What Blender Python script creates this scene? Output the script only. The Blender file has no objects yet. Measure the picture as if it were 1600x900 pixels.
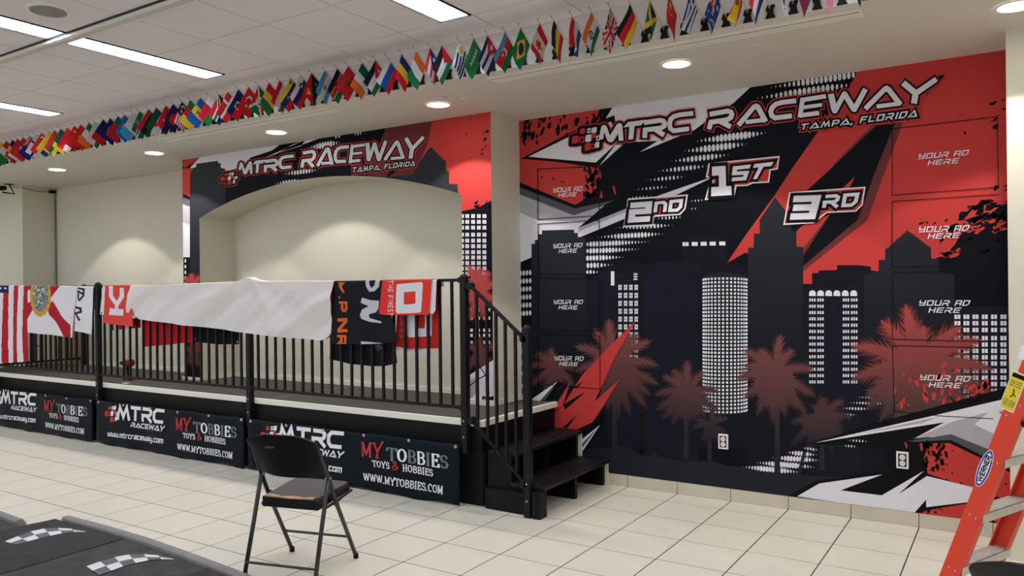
import bpy, bmesh, math, random
import numpy as np
from mathutils import Vector, Matrix
# ------------------------------------------------------------------ camera, world, exposure
SC = bpy.context.scene
COL = SC.collection
FPX = 1227.0; YAW = math.radians(32.64); ROLL = math.radians(0.61); CH = 1.62
FW = Vector((-math.sin(YAW), math.cos(YAW), 0)); RT = Vector((math.cos(YAW), math.sin(YAW), 0)); UP = Vector((0, 0, 1))
cr = RT*math.cos(ROLL) - UP*math.sin(ROLL); cu = RT*math.sin(ROLL) + UP*math.cos(ROLL)
cam_d = bpy.data.cameras.new('camera'); cam = bpy.data.objects.new('camera', cam_d); COL.objects.link(cam)
cam_d.sensor_width = 36; cam_d.lens = FPX/1600*36; cam_d.clip_start = .05; cam_d.clip_end = 100
m = Matrix.Identity(4)
for i in range(3):
    m[i][0] = cr[i]; m[i][1] = cu[i]; m[i][2] = -FW[i]
m[0][3] = 0; m[1][3] = 0; m[2][3] = CH
cam.matrix_world = m
SC.camera = cam
W = bpy.data.worlds.new('world'); SC.world = W; W.use_nodes = True
W.node_tree.nodes['Background'].inputs[0].default_value = (.9, .92, 1, 1)
W.node_tree.nodes['Background'].inputs[1].default_value = .95
SC.view_settings.view_transform = 'Standard'; SC.view_settings.look = 'None'
SC.view_settings.gamma = 1; SC.view_settings.use_curve_mapping = False
SC.view_settings.exposure = -0.13
PANEL_POWER = 17.0      # emission of the fluorescent diffusers
SPOT_POWER = 78.0       # downlights
rng = random.Random(7)

def ray(u, v):
    a = (u-800)/FPX; b = -(v-450)/FPX
    x = a*math.cos(ROLL)+b*math.sin(ROLL); y = -a*math.sin(ROLL)+b*math.cos(ROLL)
    return FW + RT*x + UP*y
def atY(u, v, y):
    d = ray(u, v); return Vector((0, 0, CH)) + d*(y/d.y)
def atZ(u, v, z):
    d = ray(u, v); return Vector((0, 0, CH)) + d*((z-CH)/d.z)
def proj(p):
    d = Vector(p)-Vector((0, 0, CH)); z = d.dot(FW)
    if z < .05: return None
    a = d.dot(RT)/z; b = d.z/z
    return 800+FPX*(a*math.cos(ROLL)-b*math.sin(ROLL)), 450-FPX*(a*math.sin(ROLL)+b*math.cos(ROLL)), z
# ------------------------------------------------------------------ materials
def lin(c):
    return tuple(((x/255)/12.92 if x/255 <= .04045 else ((x/255+.055)/1.055)**2.4) for x in c)
MATS = {}
def mat(name, rgb=None, rough=.6, metal=0, var=0, scale=8, bump=0, emit=0, spec=.5, bscale=None):
    if name in MATS: return MATS[name]
    M = bpy.data.materials.new(name); M.use_nodes = True; nt = M.node_tree; b = nt.nodes['Principled BSDF']
    c = lin(rgb); b.inputs['Base Color'].default_value = (*c, 1)
    b.inputs['Roughness'].default_value = rough; b.inputs['Metallic'].default_value = metal
    b.inputs['Specular IOR Level'].default_value = spec
    if var or bump:
        tc = nt.nodes.new('ShaderNodeTexCoord')
    if var:
        n = nt.nodes.new('ShaderNodeTexNoise'); n.inputs['Scale'].default_value = scale; n.inputs['Detail'].default_value = 5
        r = nt.nodes.new('ShaderNodeMapRange'); r.inputs[1].default_value = .3; r.inputs[2].default_value = .7
        r.inputs[3].default_value = 1-var; r.inputs[4].default_value = 1+var*.6
        mx = nt.nodes.new('ShaderNodeVectorMath'); mx.operation = 'SCALE'; mx.inputs[0].default_value = c
        nt.links.new(tc.outputs['Object'], n.inputs['Vector']); nt.links.new(n.outputs[0], r.inputs[0])
        nt.links.new(r.outputs[0], mx.inputs['Scale']); nt.links.new(mx.outputs[0], b.inputs['Base Color'])
    if bump:
        n2 = nt.nodes.new('ShaderNodeTexNoise'); n2.inputs['Scale'].default_value = bscale or 60; n2.inputs['Detail'].default_value = 3
        bp = nt.nodes.new('ShaderNodeBump'); bp.inputs['Strength'].default_value = bump; bp.inputs['Distance'].default_value = .01
        nt.links.new(tc.outputs['Object'], n2.inputs['Vector']); nt.links.new(n2.outputs[0], bp.inputs['Height'])
        nt.links.new(bp.outputs[0], b.inputs['Normal'])
    if emit:
        b.inputs['Emission Color'].default_value = (*c, 1); b.inputs['Emission Strength'].default_value = emit
    MATS[name] = M; return M
def gradient(name, lo, hi, z0, z1, rough=.55):
    # print whose ink runs from one colour to another up the wall (printed fade)
    M = mat(name, lo, rough, spec=.12); nt = M.node_tree; b = nt.nodes['Principled BSDF']
    g = nt.nodes.new('ShaderNodeNewGeometry'); s = nt.nodes.new('ShaderNodeSeparateXYZ'); r = nt.nodes.new('ShaderNodeMapRange')
    r.inputs[1].default_value = z0; r.inputs[2].default_value = z1
    mx = nt.nodes.new('ShaderNodeMix'); mx.data_type = 'RGBA'
    mx.inputs[6].default_value = (*lin(lo), 1); mx.inputs[7].default_value = (*lin(hi), 1)
    nt.links.new(g.outputs['Position'], s.inputs[0]); nt.links.new(s.outputs[2], r.inputs[0])
    nt.links.new(r.outputs[0], mx.inputs[0]); nt.links.new(mx.outputs[2], b.inputs['Base Color'])
    return M
mat('wall_paint', (218, 213, 194), .75, var=.02, scale=1.5, bump=.05, bscale=140)
mat('soffit_paint', (214, 208, 196), .7, var=.02, scale=1.2)
mat('fascia_paint', (216, 212, 208), .75, var=.02)
mat('white_trim', (235, 232, 222), .5, var=.03)
mat('ceiling_slab', (58, 54, 50), .9, var=.05)
mat('ceiling_panel', (232, 224, 222), .9, var=.03, scale=3, bump=.06, bscale=220)
mat('grout', (36, 30, 46), .9, var=.2)
mat('floor_tile', (232, 225, 207), .33, var=.06, scale=3.2, bump=.02, bscale=30)
mat('base_tile', (205, 196, 176), .4, var=.06, scale=4)
mat('black_metal', (17, 17, 19), .42, spec=.25, var=.1, bump=.03, bscale=200)
mat('black_wood', (20, 19, 19), .5, spec=.3, var=.35, scale=14, bump=.25, bscale=50)
mat('black_board', (12, 12, 13), .55, var=.2, spec=.2)
mat('deck_carpet', (92, 90, 87), .95, spec=.1, var=.35, scale=160, bump=.4, bscale=300)
mat('banner_vinyl', (8, 20, 29), .45, var=.1, scale=4, spec=.12)
mat('ink_white', (236, 236, 238), .5, var=.02)
mat('ink_grey', (110, 118, 124), .5, var=.03)
mat('ink_red', (184, 36, 38), .5, var=.03)
mat('steel', (190, 190, 192), .3, metal=1, var=.05)
mat('alu', (206, 202, 194), .38, metal=.35, var=.08, scale=20)
mat('frame_dark', (40, 36, 50), .5, var=.05)
mat('diffuser', (226, 238, 255), .4, emit=PANEL_POWER)
mat('down_lens', (255, 250, 238), .4, emit=22)
mat('diffuser_rib', (170, 180, 190), .4, var=.02)
mat('chair_plastic', (15, 15, 17), .4, spec=.35, var=.15, bump=.05, bscale=250)
mat('chair_seat', (74, 72, 70), .6, var=.1, bump=.1, bscale=200)
mat('chair_tube', (42, 43, 45), .35, var=.1)
mat('worn_edge', (214, 168, 124), .7, var=.2, scale=30)
mat('grey_plastic', (60, 60, 64), .5, var=.1)
mat('ladder_orange', (224, 62, 32), .42, var=.05, bump=.03, bscale=300)
mat('label_yellow', (226, 204, 40), .45, var=.03)
mat('label_blue', (20, 50, 150), .4, var=.02)
mat('mat_black', (76, 74, 73), .85, spec=.2, var=.25, scale=10, bump=.3, bscale=260)
mat('mat_dark', (64, 62, 61), .85, spec=.2, var=.25, scale=10, bump=.3, bscale=260)
mat('curb_grey', (140, 134, 132), .65, var=.12, scale=12, bump=.1)
mat('check_white', (224, 228, 232), .5, var=.05)
mat('check_grey', (98, 98, 100), .6, var=.08)
mat('cardboard', (168, 140, 98), .8, var=.08, scale=6)
mat('cable_black', (13, 13, 14), .5, var=.05, spec=.2)
mat('cable_grey', (120, 116, 108), .6, var=.05)
mat('tool_red', (130, 20, 22), .4, var=.1)
# mural inks
mat('m_navy', (7, 10, 18), .6, spec=.12, var=.04)
mat('m_black', (12, 11, 14), .6, spec=.12, var=.04)
mat('m_red', (196, 62, 58), .6, spec=.12, var=.02)
mat('m_white', (226, 224, 230), .6, spec=.12, var=.02)
mat('m_grey', (176, 172, 178), .6, spec=.12, var=.02)
mat('m_dkgrey', (84, 85, 88), .6, spec=.12, var=.02)
mat('m_shadow', (108, 50, 50), .6, spec=.12, var=.03)
mat('m_dusk', (19, 17, 22), .6, spec=.12, var=.03)
mat('m_slate', (19, 23, 34), .6, spec=.12, var=.03)
gradient('m_tower', (14, 18, 28), (44, 46, 51), .9, 2.5)
gradient('m_palm', (42, 39, 44), (146, 84, 77), .5, 1.75)
gradient('m_palm_red', (80, 58, 56), (182, 76, 71), .8, 1.6)
mat('m_ground', (34, 36, 44), .6, spec=.12, var=.03)
# cloth print: colour per face
def cloth_mat():
    M = bpy.data.materials.new('printed_cloth'); M.use_nodes = True; nt = M.node_tree; b = nt.nodes['Principled BSDF']
    a = nt.nodes.new('ShaderNodeAttribute'); a.attribute_name = 'print'
    n = nt.nodes.new('ShaderNodeTexNoise'); n.inputs['Scale'].default_value = 25
    r = nt.nodes.new('ShaderNodeMapRange'); r.inputs[3].default_value = .82; r.inputs[4].default_value = .94
    mx = nt.nodes.new('ShaderNodeVectorMath'); mx.operation = 'SCALE'
    nt.links.new(a.outputs['Color'], mx.inputs[0]); nt.links.new(n.outputs[0], r.inputs[0]); nt.links.new(r.outputs[0], mx.inputs['Scale'])
    nt.links.new(mx.outputs[0], b.inputs['Base Color']); b.inputs['Roughness'].default_value = .7; b.inputs['Specular IOR Level'].default_value = .15
    MATS['printed_cloth'] = M
cloth_mat()
# ------------------------------------------------------------------ mesh builder
class MB:
    def __init__(s): s.v = []; s.f = []; s.m = []; s.mats = []
    def mi(s, name):
        if name not in s.mats: s.mats.append(name)
        return s.mats.index(name)
    def poly(s, pts, m):
        i = len(s.v); s.v += [tuple(p) for p in pts]; s.f.append(tuple(range(i, i+len(pts)))); s.m.append(s.mi(m))
    def box(s, a, b, m):
        x0, y0, z0 = [min(a[i], b[i]) for i in range(3)]; x1, y1, z1 = [max(a[i], b[i]) for i in range(3)]
        s.hexa([(x0, y0, z0), (x1, y0, z0), (x1, y1, z0), (x0, y1, z0), (x0, y0, z1), (x1, y0, z1), (x1, y1, z1), (x0, y1, z1)], m)
    def hexa(s, c, m):
        i = len(s.v); s.v += [tuple(p) for p in c]; k = s.mi(m)
        for q in ((0, 3, 2, 1), (4, 5, 6, 7), (0, 1, 5, 4), (1, 2, 6, 5), (2, 3, 7, 6), (3, 0, 4, 7)):
            s.f.append(tuple(i+j for j in q)); s.m.append(k)
    def prism(s, pts, off, m):
        # polygon extruded by vector off
        n = len(pts); i = len(s.v); k = s.mi(m); off = Vector(off)
        s.v += [tuple(p) for p in pts] + [tuple(Vector(p)+off) for p in pts]
        s.f.append(tuple(range(i+n-1, i-1, -1))); s.m.append(k); s.f.append(tuple(range(i+n, i+2*n))); s.m.append(k)
        for j in range(n):
            q = (j+1) % n; s.f.append((i+j, i+q, i+n+q, i+n+j)); s.m.append(k)
    def tube(s, pts, r, m, n=10, caps=True):
        pts = [Vector(p) for p in pts]; rings = []; k = s.mi(m); rr = r if isinstance(r, (list, tuple)) else [r]*len(pts)
        prev = None
        for i, p in enumerate(pts):
            d = (pts[min(i+1, len(pts)-1)]-pts[max(i-1, 0)]).normalized()
            if prev is None:
                a = d.orthogonal().normalized()
            else:
                a = (prev - d*prev.dot(d)).normalized()
            prev = a; b = d.cross(a); base = len(s.v)
            for j in range(n):
                t = 2*math.pi*j/n; s.v.append(tuple(p+(a*math.cos(t)+b*math.sin(t))*rr[i]))
            rings.append(base)
        for i in range(len(rings)-1):
            for j in range(n):
                q = (j+1) % n; s.f.append((rings[i]+j, rings[i]+q, rings[i+1]+q, rings[i+1]+j)); s.m.append(k)
        if caps:
            s.f.append(tuple(rings[0]+j for j in range(n-1, -1, -1))); s.m.append(k)
            s.f.append(tuple(rings[-1]+j for j in range(n))); s.m.append(k)
    def disc(s, c, r, m, n=24, ax=(0, 0, 1), ry=None):
        ax = Vector(ax).normalized(); a = ax.orthogonal().normalized() if abs(ax.z) < .9 else Vector((1, 0, 0)); b = ax.cross(a)
        s.poly([Vector(c)+a*r*math.cos(2*math.pi*j/n)+b*(ry or r)*math.sin(2*math.pi*j/n) for j in range(n)], m)
    def build(s, name, parent=None, smooth=False, bevel=0, loc=None, recalc=True):
        me = bpy.data.meshes.new(name); me.from_pydata(s.v, [], s.f)
        for q in s.mats: me.materials.append(MATS[q])
        me.polygons.foreach_set('material_index', s.m)
        if recalc:
            bm = bmesh.new(); bm.from_mesh(me); bmesh.ops.recalc_face_normals(bm, faces=bm.faces); bm.to_mesh(me); bm.free()
        if smooth: me.polygons.foreach_set('use_smooth', [True]*len(me.polygons))
        me.update()
        o = bpy.data.objects.new(name, me); COL.objects.link(o)
        if parent: o.parent = parent
        if loc: o.location = loc
        if bevel:
            b = o.modifiers.new('bevel', 'BEVEL'); b.width = bevel; b.segments = 2; b.limit_method = 'ANGLE'
            b.harden_normals = False
        return o
def tag(o, label=None, cat=None, group=None, kind=None):
    if label: o['label'] = label
    if cat: o['category'] = cat
    if group: o['group'] = group
    if kind: o['kind'] = kind
    return o
def empty(name, loc, label, cat, group=None):
    o = bpy.data.objects.new(name, None); COL.objects.link(o); o.location = loc; o.empty_display_size = .1
    bpy.context.view_layer.update()
    return tag(o, label, cat, group)
def part(mb, name, root, **k):
    # vertices given in world coordinates, stored relative to the thing's base
    o = root; off = Vector((0, 0, 0))
    while o is not None: off += Vector(o.location); o = o.parent
    mb.v = [(p[0]-off.x, p[1]-off.y, p[2]-off.z) for p in mb.v]
    return mb.build(name, root, **k)
def box_struct(name, a, b, m, parent=None):
    q = MB(); q.box(a, b, m); o = q.build(name, parent)
    if not parent: o['kind'] = 'structure'
    return o
# ------------------------------------------------------------------ stroke lettering
def thick(d, tv, th):
    l = math.hypot(*d) or 1; return math.hypot(tv*d[1]/l, th*d[0]/l)
def ribbon(pts, tv, th, ext=0):
    src = [tuple(p) for p in pts]; pts = src[:1]
    for p in src[1:]:
        if math.hypot(p[0]-pts[-1][0], p[1]-pts[-1][1]) > 1e-6: pts.append(p)
    if math.hypot(pts[0][0]-pts[-1][0], pts[0][1]-pts[-1][1]) < 1e-6 and len(pts) > 3: pts[-1] = pts[0]
    closed = pts[0] == pts[-1] and len(pts) > 3
    n = len(pts); L = []; R = []
    if not closed and ext:
        def e(p, q):
            d = (p[0]-q[0], p[1]-q[1]); l = math.hypot(*d) or 1; return (p[0]+d[0]/l*ext, p[1]+d[1]/l*ext)
        pts[0] = e(pts[0], pts[1]); pts[-1] = e(pts[-1], pts[-2])
    for i in range(n):
        if closed: a = pts[i-1 if i else n-2]; b = pts[i+1 if i < n-1 else 1]
        else: a = pts[max(i-1, 0)]; b = pts[min(i+1, n-1)]
        p = pts[i]; d1 = (p[0]-a[0], p[1]-a[1]); d2 = (b[0]-p[0], b[1]-p[1])
        if d1 == (0, 0): d1 = d2
        if d2 == (0, 0): d2 = d1
        l1 = math.hypot(*d1); l2 = math.hypot(*d2); n1 = (-d1[1]/l1, d1[0]/l1); n2 = (-d2[1]/l2, d2[0]/l2)
        t1 = thick(d1, tv, th)/2; t2 = thick(d2, tv, th)/2
        det = n1[0]*n2[1]-n1[1]*n2[0]
        if abs(det) < .08: o = (n1[0]*(t1+t2)/2, n1[1]*(t1+t2)/2)
        else:
            # point at distance t1 from line 1 and t2 from line 2
            o = ((t1*n2[1]-t2*n1[1])/det, (n1[0]*t2-n2[0]*t1)/det)
            l = math.hypot(*o); mx = 2.2*max(t1, t2)
            if l > mx: o = (o[0]/l*mx, o[1]/l*mx)
        L.append((p[0]+o[0], p[1]+o[1])); R.append((p[0]-o[0], p[1]-o[1]))
    return [[L[i], L[i+1], R[i+1], R[i]] for i in range(n-1)]
def arc(cx, cy, rx, ry, a0, a1, n=10):
    return [(cx+rx*math.cos(math.radians(a0+(a1-a0)*i/n)), cy+ry*math.sin(math.radians(a0+(a1-a0)*i/n))) for i in range(n+1)]
TECH = {
 'M': (1.35, [[(.08, 0), (.34, .88), (.68, .22), (1.02, .88), (1.27, 0)]]),
 'T': (1.1, [[(0, .9), (1.1, .9)], [(.5, .9), (.45, 0)]]),
 'R': (1.15, [[(.12, .9), (.85, .9), (1.02, .76), (.98, .56), (.82, .44), (.1, .44), (.1, 0)], [(.55, .44), (1.08, .0)]]),
 'C': (1.15, [[(1.15, .9), (.32, .9), (.1, .7), (.1, .3), (.28, .1), (1.05, .1)]]),
 'A': (1.3, [[(.04, 0), (.66, .9), (1.24, .1), (.42, .1)]]),
 'E': (1.05, [[(1.05, .9), (.12, .9), (.1, .1), (1.0, .1)], [(.1, .5), (.95, .5)]]),
 'W': (1.45, [[(.08, 1), (.3, .12), (.72, .8), (1.04, .12), (1.38, 1)]]),
 'Y': (1.2, [[(.06, 1), (.56, .44), (1.2, 1)], [(.54, .46), (.5, 0)]]),
 'P': (1.0, [[(.1, 0), (.1, .9), (.75, .9), (.92, .78), (.92, .52), (.75, .4), (.1, .4)]]),
 'F': (.95, [[(.95, .9), (.1, .9), (.1, 0)], [(.1, .48), (.8, .48)]]),
 'L': (.9, [[(.1, 1), (.1, .1), (.9, .1)]]), 'I': (.25, [[(.12, 0), (.12, 1)]]),
 'O': (1.05, [[(.1, .1), (.1, .9), (.95, .9), (.95, .1), (.1, .1)]]),
 'D': (1.05, [[(.1, .1), (.1, .9), (.95, .9), (.95, .35), (.7, .1), (.1, .1)]]),
 'H': (1.0, [[(.1, 0), (.1, 1)], [(.9, 0), (.9, 1)], [(.1, .5), (.9, .5)]]),
 'U': (1.0, [[(.1, 1), (.1, .1), (.9, .1), (.9, 1)]]),
 'N': (1.0, [[(.1, 0), (.1, .9), (.7, .9), (.9, .7), (.9, 0)]]),
 'S': (1.0, [[(1, .9), (.1, .9), (.1, .52), (.9, .48), (.9, .1), (0, .1)]]),
 'K': (1.0, [[(.1, 0), (.1, 1)], [(.95, 1), (.3, .5), (.95, 0)]]),
 'Q': (1.0, [[(.1, 0), (.1, .9), (.9, .9), (.9, 0)], [(.1, .42), (.9, .42)]]),       # square A
 'V': (1.0, [[(.1, 1), (.1, .5), (.9, .5)], [(.9, 1), (.9, .1), (.05, .1)]]),         # square Y
 'G': (1.35, [[(.1, 0), (.1, .9), (1.25, .9), (1.25, 0)], [(.68, .9), (.68, 0)]]),     # square M
 '1': (1.0, [[(.02, .86), (.56, .86), (.56, .1)], [(0, .12), (1, .12)]]),
 '2': (1.0, [[(.02, .86), (.86, .86), (.86, .52), (.14, .52), (.14, .13), (.98, .13)]]),
 '3': (1.0, [[(.0, .88), (.86, .88), (.86, .12), (0, .12)], [(.05, .5), (.8, .5)]]),
 ',': (.25, [[(.15, .18), (.02, -.18)]]), '.': (.28, [[(.14, 0), (.14, .2)]]), ' ': (.45, []), '-': (.5, [[(0, .5), (.5, .5)]]),
 'w': (1.1, [[(.1, .78), (.1, .1), (1.0, .1), (1.0, .78)], [(.55, .7), (.55, .1)]]),
 'm': (1.1, [[(.1, 0), (.1, .7), (1.0, .7), (1.0, 0)], [(.55, .7), (.55, 0)]]),
 't': (.6, [[(.15, 1), (.15, .1), (.6, .1)], [(0, .7), (.55, .7)]]),
 'r': (.65, [[(.1, 0), (.1, .7), (.65, .7)]]), 'c': (.75, [[(.75, .7), (.1, .7), (.1, .1), (.75, .1)]]),
 'a': (.8, [[(.1, .7), (.7, .7), (.7, .1), (.1, .1), (.1, .4), (.7, .4)]]),
 'e': (.8, [[(.7, .1), (.1, .1), (.1, .7), (.7, .7), (.7, .4), (.1, .4)]]),
 'y': (.8, [[(.1, .78), (.1, .2), (.7, .2)], [(.7, .78), (.7, -.2), (.1, -.2)]]),
 'o': (.8, [[(.1, .1), (.1, .7), (.7, .7), (.7, .1), (.1, .1)]]),
}
def srf(x, y, w=.2): return [(x-w, y), (x+w, y)]
SER = {
 'M': (1.15, [[(.18, 0), (.2, 1)], [(.2, 1), (.55, .12)], [(.95, 1), (.55, .12)], [(.95, 1), (.97, 0)], srf(.18, .03, .14), srf(.97, .03, .16), srf(.14, .97, .12), srf(1.0, .97, .12)]),
 'Y': (1.0, [[(.15, .95), (.52, .42)], [(.95, 1.05), (.52, .42)], [(.52, .45), (.52, 0)], srf(.52, .03), srf(.15, .97, .15), srf(.95, 1.06, .12)]),
 'T': (.95, [[(.47, .95), (.47, 0)], [(0, .95), (.95, .95)], [(.03, .98), (.0, .72)], [(.92, .98), (.95, .72)], srf(.47, .03)]),
 'O': (1.0, [arc(.5, .5, .38, .45, 0, 360, 20)]),
 'B': (.92, [[(.22, 0), (.22, 1)], [(.1, .96), (.5, .96)] + arc(.5, .74, .26, .22, 90, -90, 8) + [(.2, .52)], [(.5, .52)] + arc(.5, .28, .32, .24, 90, -90, 8) + [(.08, .04)]]),
 'I': (.5, [[(.25, 0), (.25, 1)], srf(.25, .03), srf(.25, .97)]),
 'E': (.85, [[(.22, 0), (.22, 1)], [(.08, .96), (.76, .96)], [(.22, .52), (.6, .52)], [(.08, .04), (.8, .04)], [(.76, 1), (.76, .76)], [(.8, 0), (.82, .28)], [(.6, .64), (.6, .4)]]),
 'S': (.85, [[(.72, .72)] + arc(.42, .73, .28, .22, 20, 200, 8) + arc(.46, .28, .3, .24, 120, -160, 12)]),
 'H': (1.0, [[(.2, 0), (.2, 1)], [(.8, 0), (.8, 1)], [(.2, .5), (.8, .5)], srf(.2, .03, .16), srf(.8, .03, .16), srf(.2, .97, .16), srf(.8, .97, .16)]),
 'W': (1.4, [[(.14, .97), (.42, .05)], [(.72, .97), (.42, .05)], [(.7, .97), (1.0, .05)], [(1.3, 1.05), (1.0, .05)], srf(.14, .97, .14), srf(.7, .97, .14), srf(1.3, 1.05, .1)]),
 'C': (.92, [arc(.5, .5, .38, .45, 48, 312, 16), [(.76, .95), (.76, .68)]]),
 '.': (.35, [[(.15, 0), (.15, .18)]]), ' ': (.5, []),
 '&': (1.0, [[(.9, .1), (.25, .78)] + arc(.42, .82, .18, .16, 180, 0, 8) + [(.55, .68), (.2, .4)] + arc(.38, .24, .26, .22, 160, 320, 8) + [(.85, .5)]]),
}
ROUND = dict(TECH)
ROUND.update({'O': (1.0, [arc(.5, .5, .4, .42, 0, 360, 16)]), 'A': (1.0, [[(.05, 0), (.5, .95), (.95, 0)], [(.22, .33), (.78, .33)]]),
 'N': (.95, [[(.1, 0), (.1, 1)], [(.1, .95), (.85, .05)], [(.85, 0), (.85, 1)]]), 'R': (.95, [[(.1, 0), (.1, .92), (.65, .92), (.82, .8), (.82, .58), (.65, .46), (.1, .46)], [(.5, .46), (.88, 0)]]),
 'E': (.85, [[(.85, .92), (.1, .92), (.1, .08), (.85, .08)], [(.1, .5), (.75, .5)]]), 'W': (1.4, [[(.05, 1), (.36, .08), (.7, .9), (1.04, .08), (1.35, 1)]]),
 'S': (.85, [[(.75, .75)] + arc(.42, .73, .3, .2, 20, 200, 6) + arc(.44, .28, .32, .22, 110, -160, 8)]), 'D': (1.0, [[(.1, .08), (.1, .92), (.6, .92), (.88, .7), (.88, .3), (.6, .08), (.1, .08)]]),
 'U': (1.0, [[(.1, 1), (.1, .3), (.3, .08), (.7, .08), (.9, .3), (.9, 1)]])})
def text_polys(text, quad, t, font=TECH, th=None, gap=.2, slant=0, extra=0, only=None):
    """lettering as polygons inside quad (TL, TR, BR, BL)"""
    th = t if th is None else th
    x = 0; items = []
    for ch in text:
        w, ls = font[ch]; items.append((x, ls, ch)); x += w+gap
    Wd = x-gap; TL, TR, BR, BL = quad; out = []
    for k, (x0, ls, ch) in enumerate(items):
        if only is not None and k not in only: continue
        for l in ls:
            for q in ribbon([(p[0]+x0, p[1]) for p in l], t+2*extra, th+2*extra, extra):
                r = []
                for (a, b) in q:
                    u = (a+slant*b)/Wd; v = b
                    r.append(((BL[0]*(1-u)+BR[0]*u)*(1-v)+(TL[0]*(1-u)+TR[0]*u)*v, (BL[1]*(1-u)+BR[1]*u)*(1-v)+(TL[1]*(1-u)+TR[1]*u)*v))
                out.append(r)
    return out
def clip(poly, cl):
    """Sutherland-Hodgman against a convex counter-clockwise polygon"""
    out = poly
    for i in range(len(cl)):
        a = cl[i]; b = cl[(i+1) % len(cl)]; src = out; out = []
        if not src: break
        def side(p): return (b[0]-a[0])*(p[1]-a[1])-(b[1]-a[1])*(p[0]-a[0])
        for j in range(len(src)):
            p = src[j]; q = src[(j+1) % len(src)]; sp = side(p); sq = side(q)
            if sp >= 0: out.append(p)
            if (sp >= 0) != (sq >= 0):
                k = sp/(sp-sq); out.append((p[0]+(q[0]-p[0])*k, p[1]+(q[1]-p[1])*k))
    return out
def area(p): return abs(sum(p[i][0]*p[(i+1) % len(p)][1]-p[(i+1) % len(p)][0]*p[i][1] for i in range(len(p))))/2
class Print:
    """ink layers on a flat wall; positions are wall coordinates traced from the photograph"""
    def __init__(s, y, clips, root): s.y = y; s.clips = clips; s.root = root; s.parts = {}; s.off = 0
    def step(s): s.off += .00006
    def world(s, polys, part_, m, micro=0):
        name, key = part_ if isinstance(part_, tuple) else (part_, part_)
        yy = s.y-.0004-s.off
        for p in polys:
            if name in SPLIT and key == name:
                s.n = getattr(s, 'n', 0)+1; mb = s.parts.setdefault((name, s.n), MB())
            else: mb = s.parts.setdefault((name, key), MB())
            for c in s.clips:
                q = clip(p, c)
                if len(q) > 2 and area(q) > 1e-8: mb.poly([(a, yy, b) for a, b in q], m)
            yy -= micro; s.off += micro
    def px(s, polys, part_, m, step=True, micro=0):
        out = []
        for p in polys:
            r = []
            for u, v in p:
                w = atY(u, v, s.y); r.append((w.x, w.z))
            out.append(r)
        s.world(out, part_, m, micro)
        if step: s.step()
    def build(s, labels={}):
        for (n, k), mb in s.parts.items():
            if not mb.f: continue
            o = part(mb, n, s.root, recalc=False)
            if n in labels: o['label'] = labels[n]
            if n in STUFF: o['kind'] = 'stuff'
SPLIT = {'red_field', 'white_blade', 'grey_blade', 'black_blade', 'red_shard', 'black_slash', 'slash_shadow', 'tower_building', 'slate_building', 'dusk_building'}
STUFF = {'splatter', 'halftone_dots', 'window_grid'}
def rect(x0, y0, x1, y1): return [(x0, y0), (x1, y0), (x1, y1), (x0, y1)]
def ell(cx, cy, rx, ry, n=8): return [(cx+rx*math.cos(2*math.pi*i/n), cy+ry*math.sin(2*math.pi*i/n)) for i in range(n)]
def dots(x0, y0, x1, y1, rmax, pitch=6.2, asp=1.9, peak=.55, lean=.0):
    n = max(2, int(round((x1-x0)/pitch))); out = []
    for i in range(n+1):
        t = i/n; k = min(1, min(t/peak, (1-t)/(1-peak))*1.35+.16); r = rmax*k
        out.append(ell(x0+(x1-x0)*t, y0+(y1-y0)*t, r, r*asp, 8))
    return out
def splat(x0, y0, x1, y1, n, r, seed, asp=1.8, ang=None):
    rg = random.Random(seed); out = []
    for i in range(n):
        cx = rg.uniform(x0, x1); cy = rg.uniform(y0, y1); s = r*rg.uniform(.25, 1)**1.5; a = rg.uniform(-.5, .5) if ang is None else ang+rg.uniform(-.25, .25)
        p = []
        for j in range(9):
            t = 2*math.pi*j/9; k = s*rg.uniform(.55, 1.3); X = k*math.cos(t); Y = k*asp*math.sin(t)
            p.append((cx+X*math.cos(a)-Y*math.sin(a), cy+X*math.sin(a)+Y*math.cos(a)))
        out.append(p)
    return out
def frond(c, tip, wd, rg, droop=.18):
    """palm frond: a leaf body along a bowed spine with thin leaflets raked towards the tip"""
    cx, cy = c; tx, ty = tip; L = math.hypot(tx-cx, ty-cy); mx, my = (cx+tx)/2, (cy+ty)/2-L*droop
    N = max(9, int(L/3.2)); sp = []
    for i in range(N+1):
        t = i/N; X = (1-t)**2*cx+2*t*(1-t)*mx+t*t*tx; Y = (1-t)**2*cy+2*t*(1-t)*my+t*t*ty
        dx = 2*(1-t)*(mx-cx)+2*t*(tx-mx); dy = 2*(1-t)*(my-cy)+2*t*(ty-my); l = math.hypot(dx, dy) or 1
        sp.append((X, Y, dx/l, dy/l, wd*(.35+.65*math.sin(math.pi*min(1, .15+t*.95)))*(1 if t < .8 else (1-t)/.2*.9+.1)))
    out = []
    for i in range(N):
        a, b = sp[i], sp[i+1]
        wa, wb = a[4]*.42, b[4]*.42
        out.append([(a[0]-a[3]*wa, a[1]+a[2]*wa), (b[0]-b[3]*wb, b[1]+b[2]*wb), (b[0]+b[3]*wb, b[1]-b[2]*wb), (a[0]+a[3]*wa, a[1]-a[2]*wa)])
        for sd in (1, -1):
            w = a[4]*rg.uniform(.78, 1.12); f = w*rg.uniform(.9, 1.5)
            p = (a[0]-a[3]*sd*wa*.6, a[1]+a[2]*sd*wa*.6); q = (b[0]-b[3]*sd*wb*.6, b[1]+b[2]*sd*wb*.6)
            e = (b[0]-a[3]*sd*w+a[2]*f, b[1]+a[2]*sd*w+a[3]*f+(w*.12))
            out.append([p, q, e])
    return out
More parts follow.
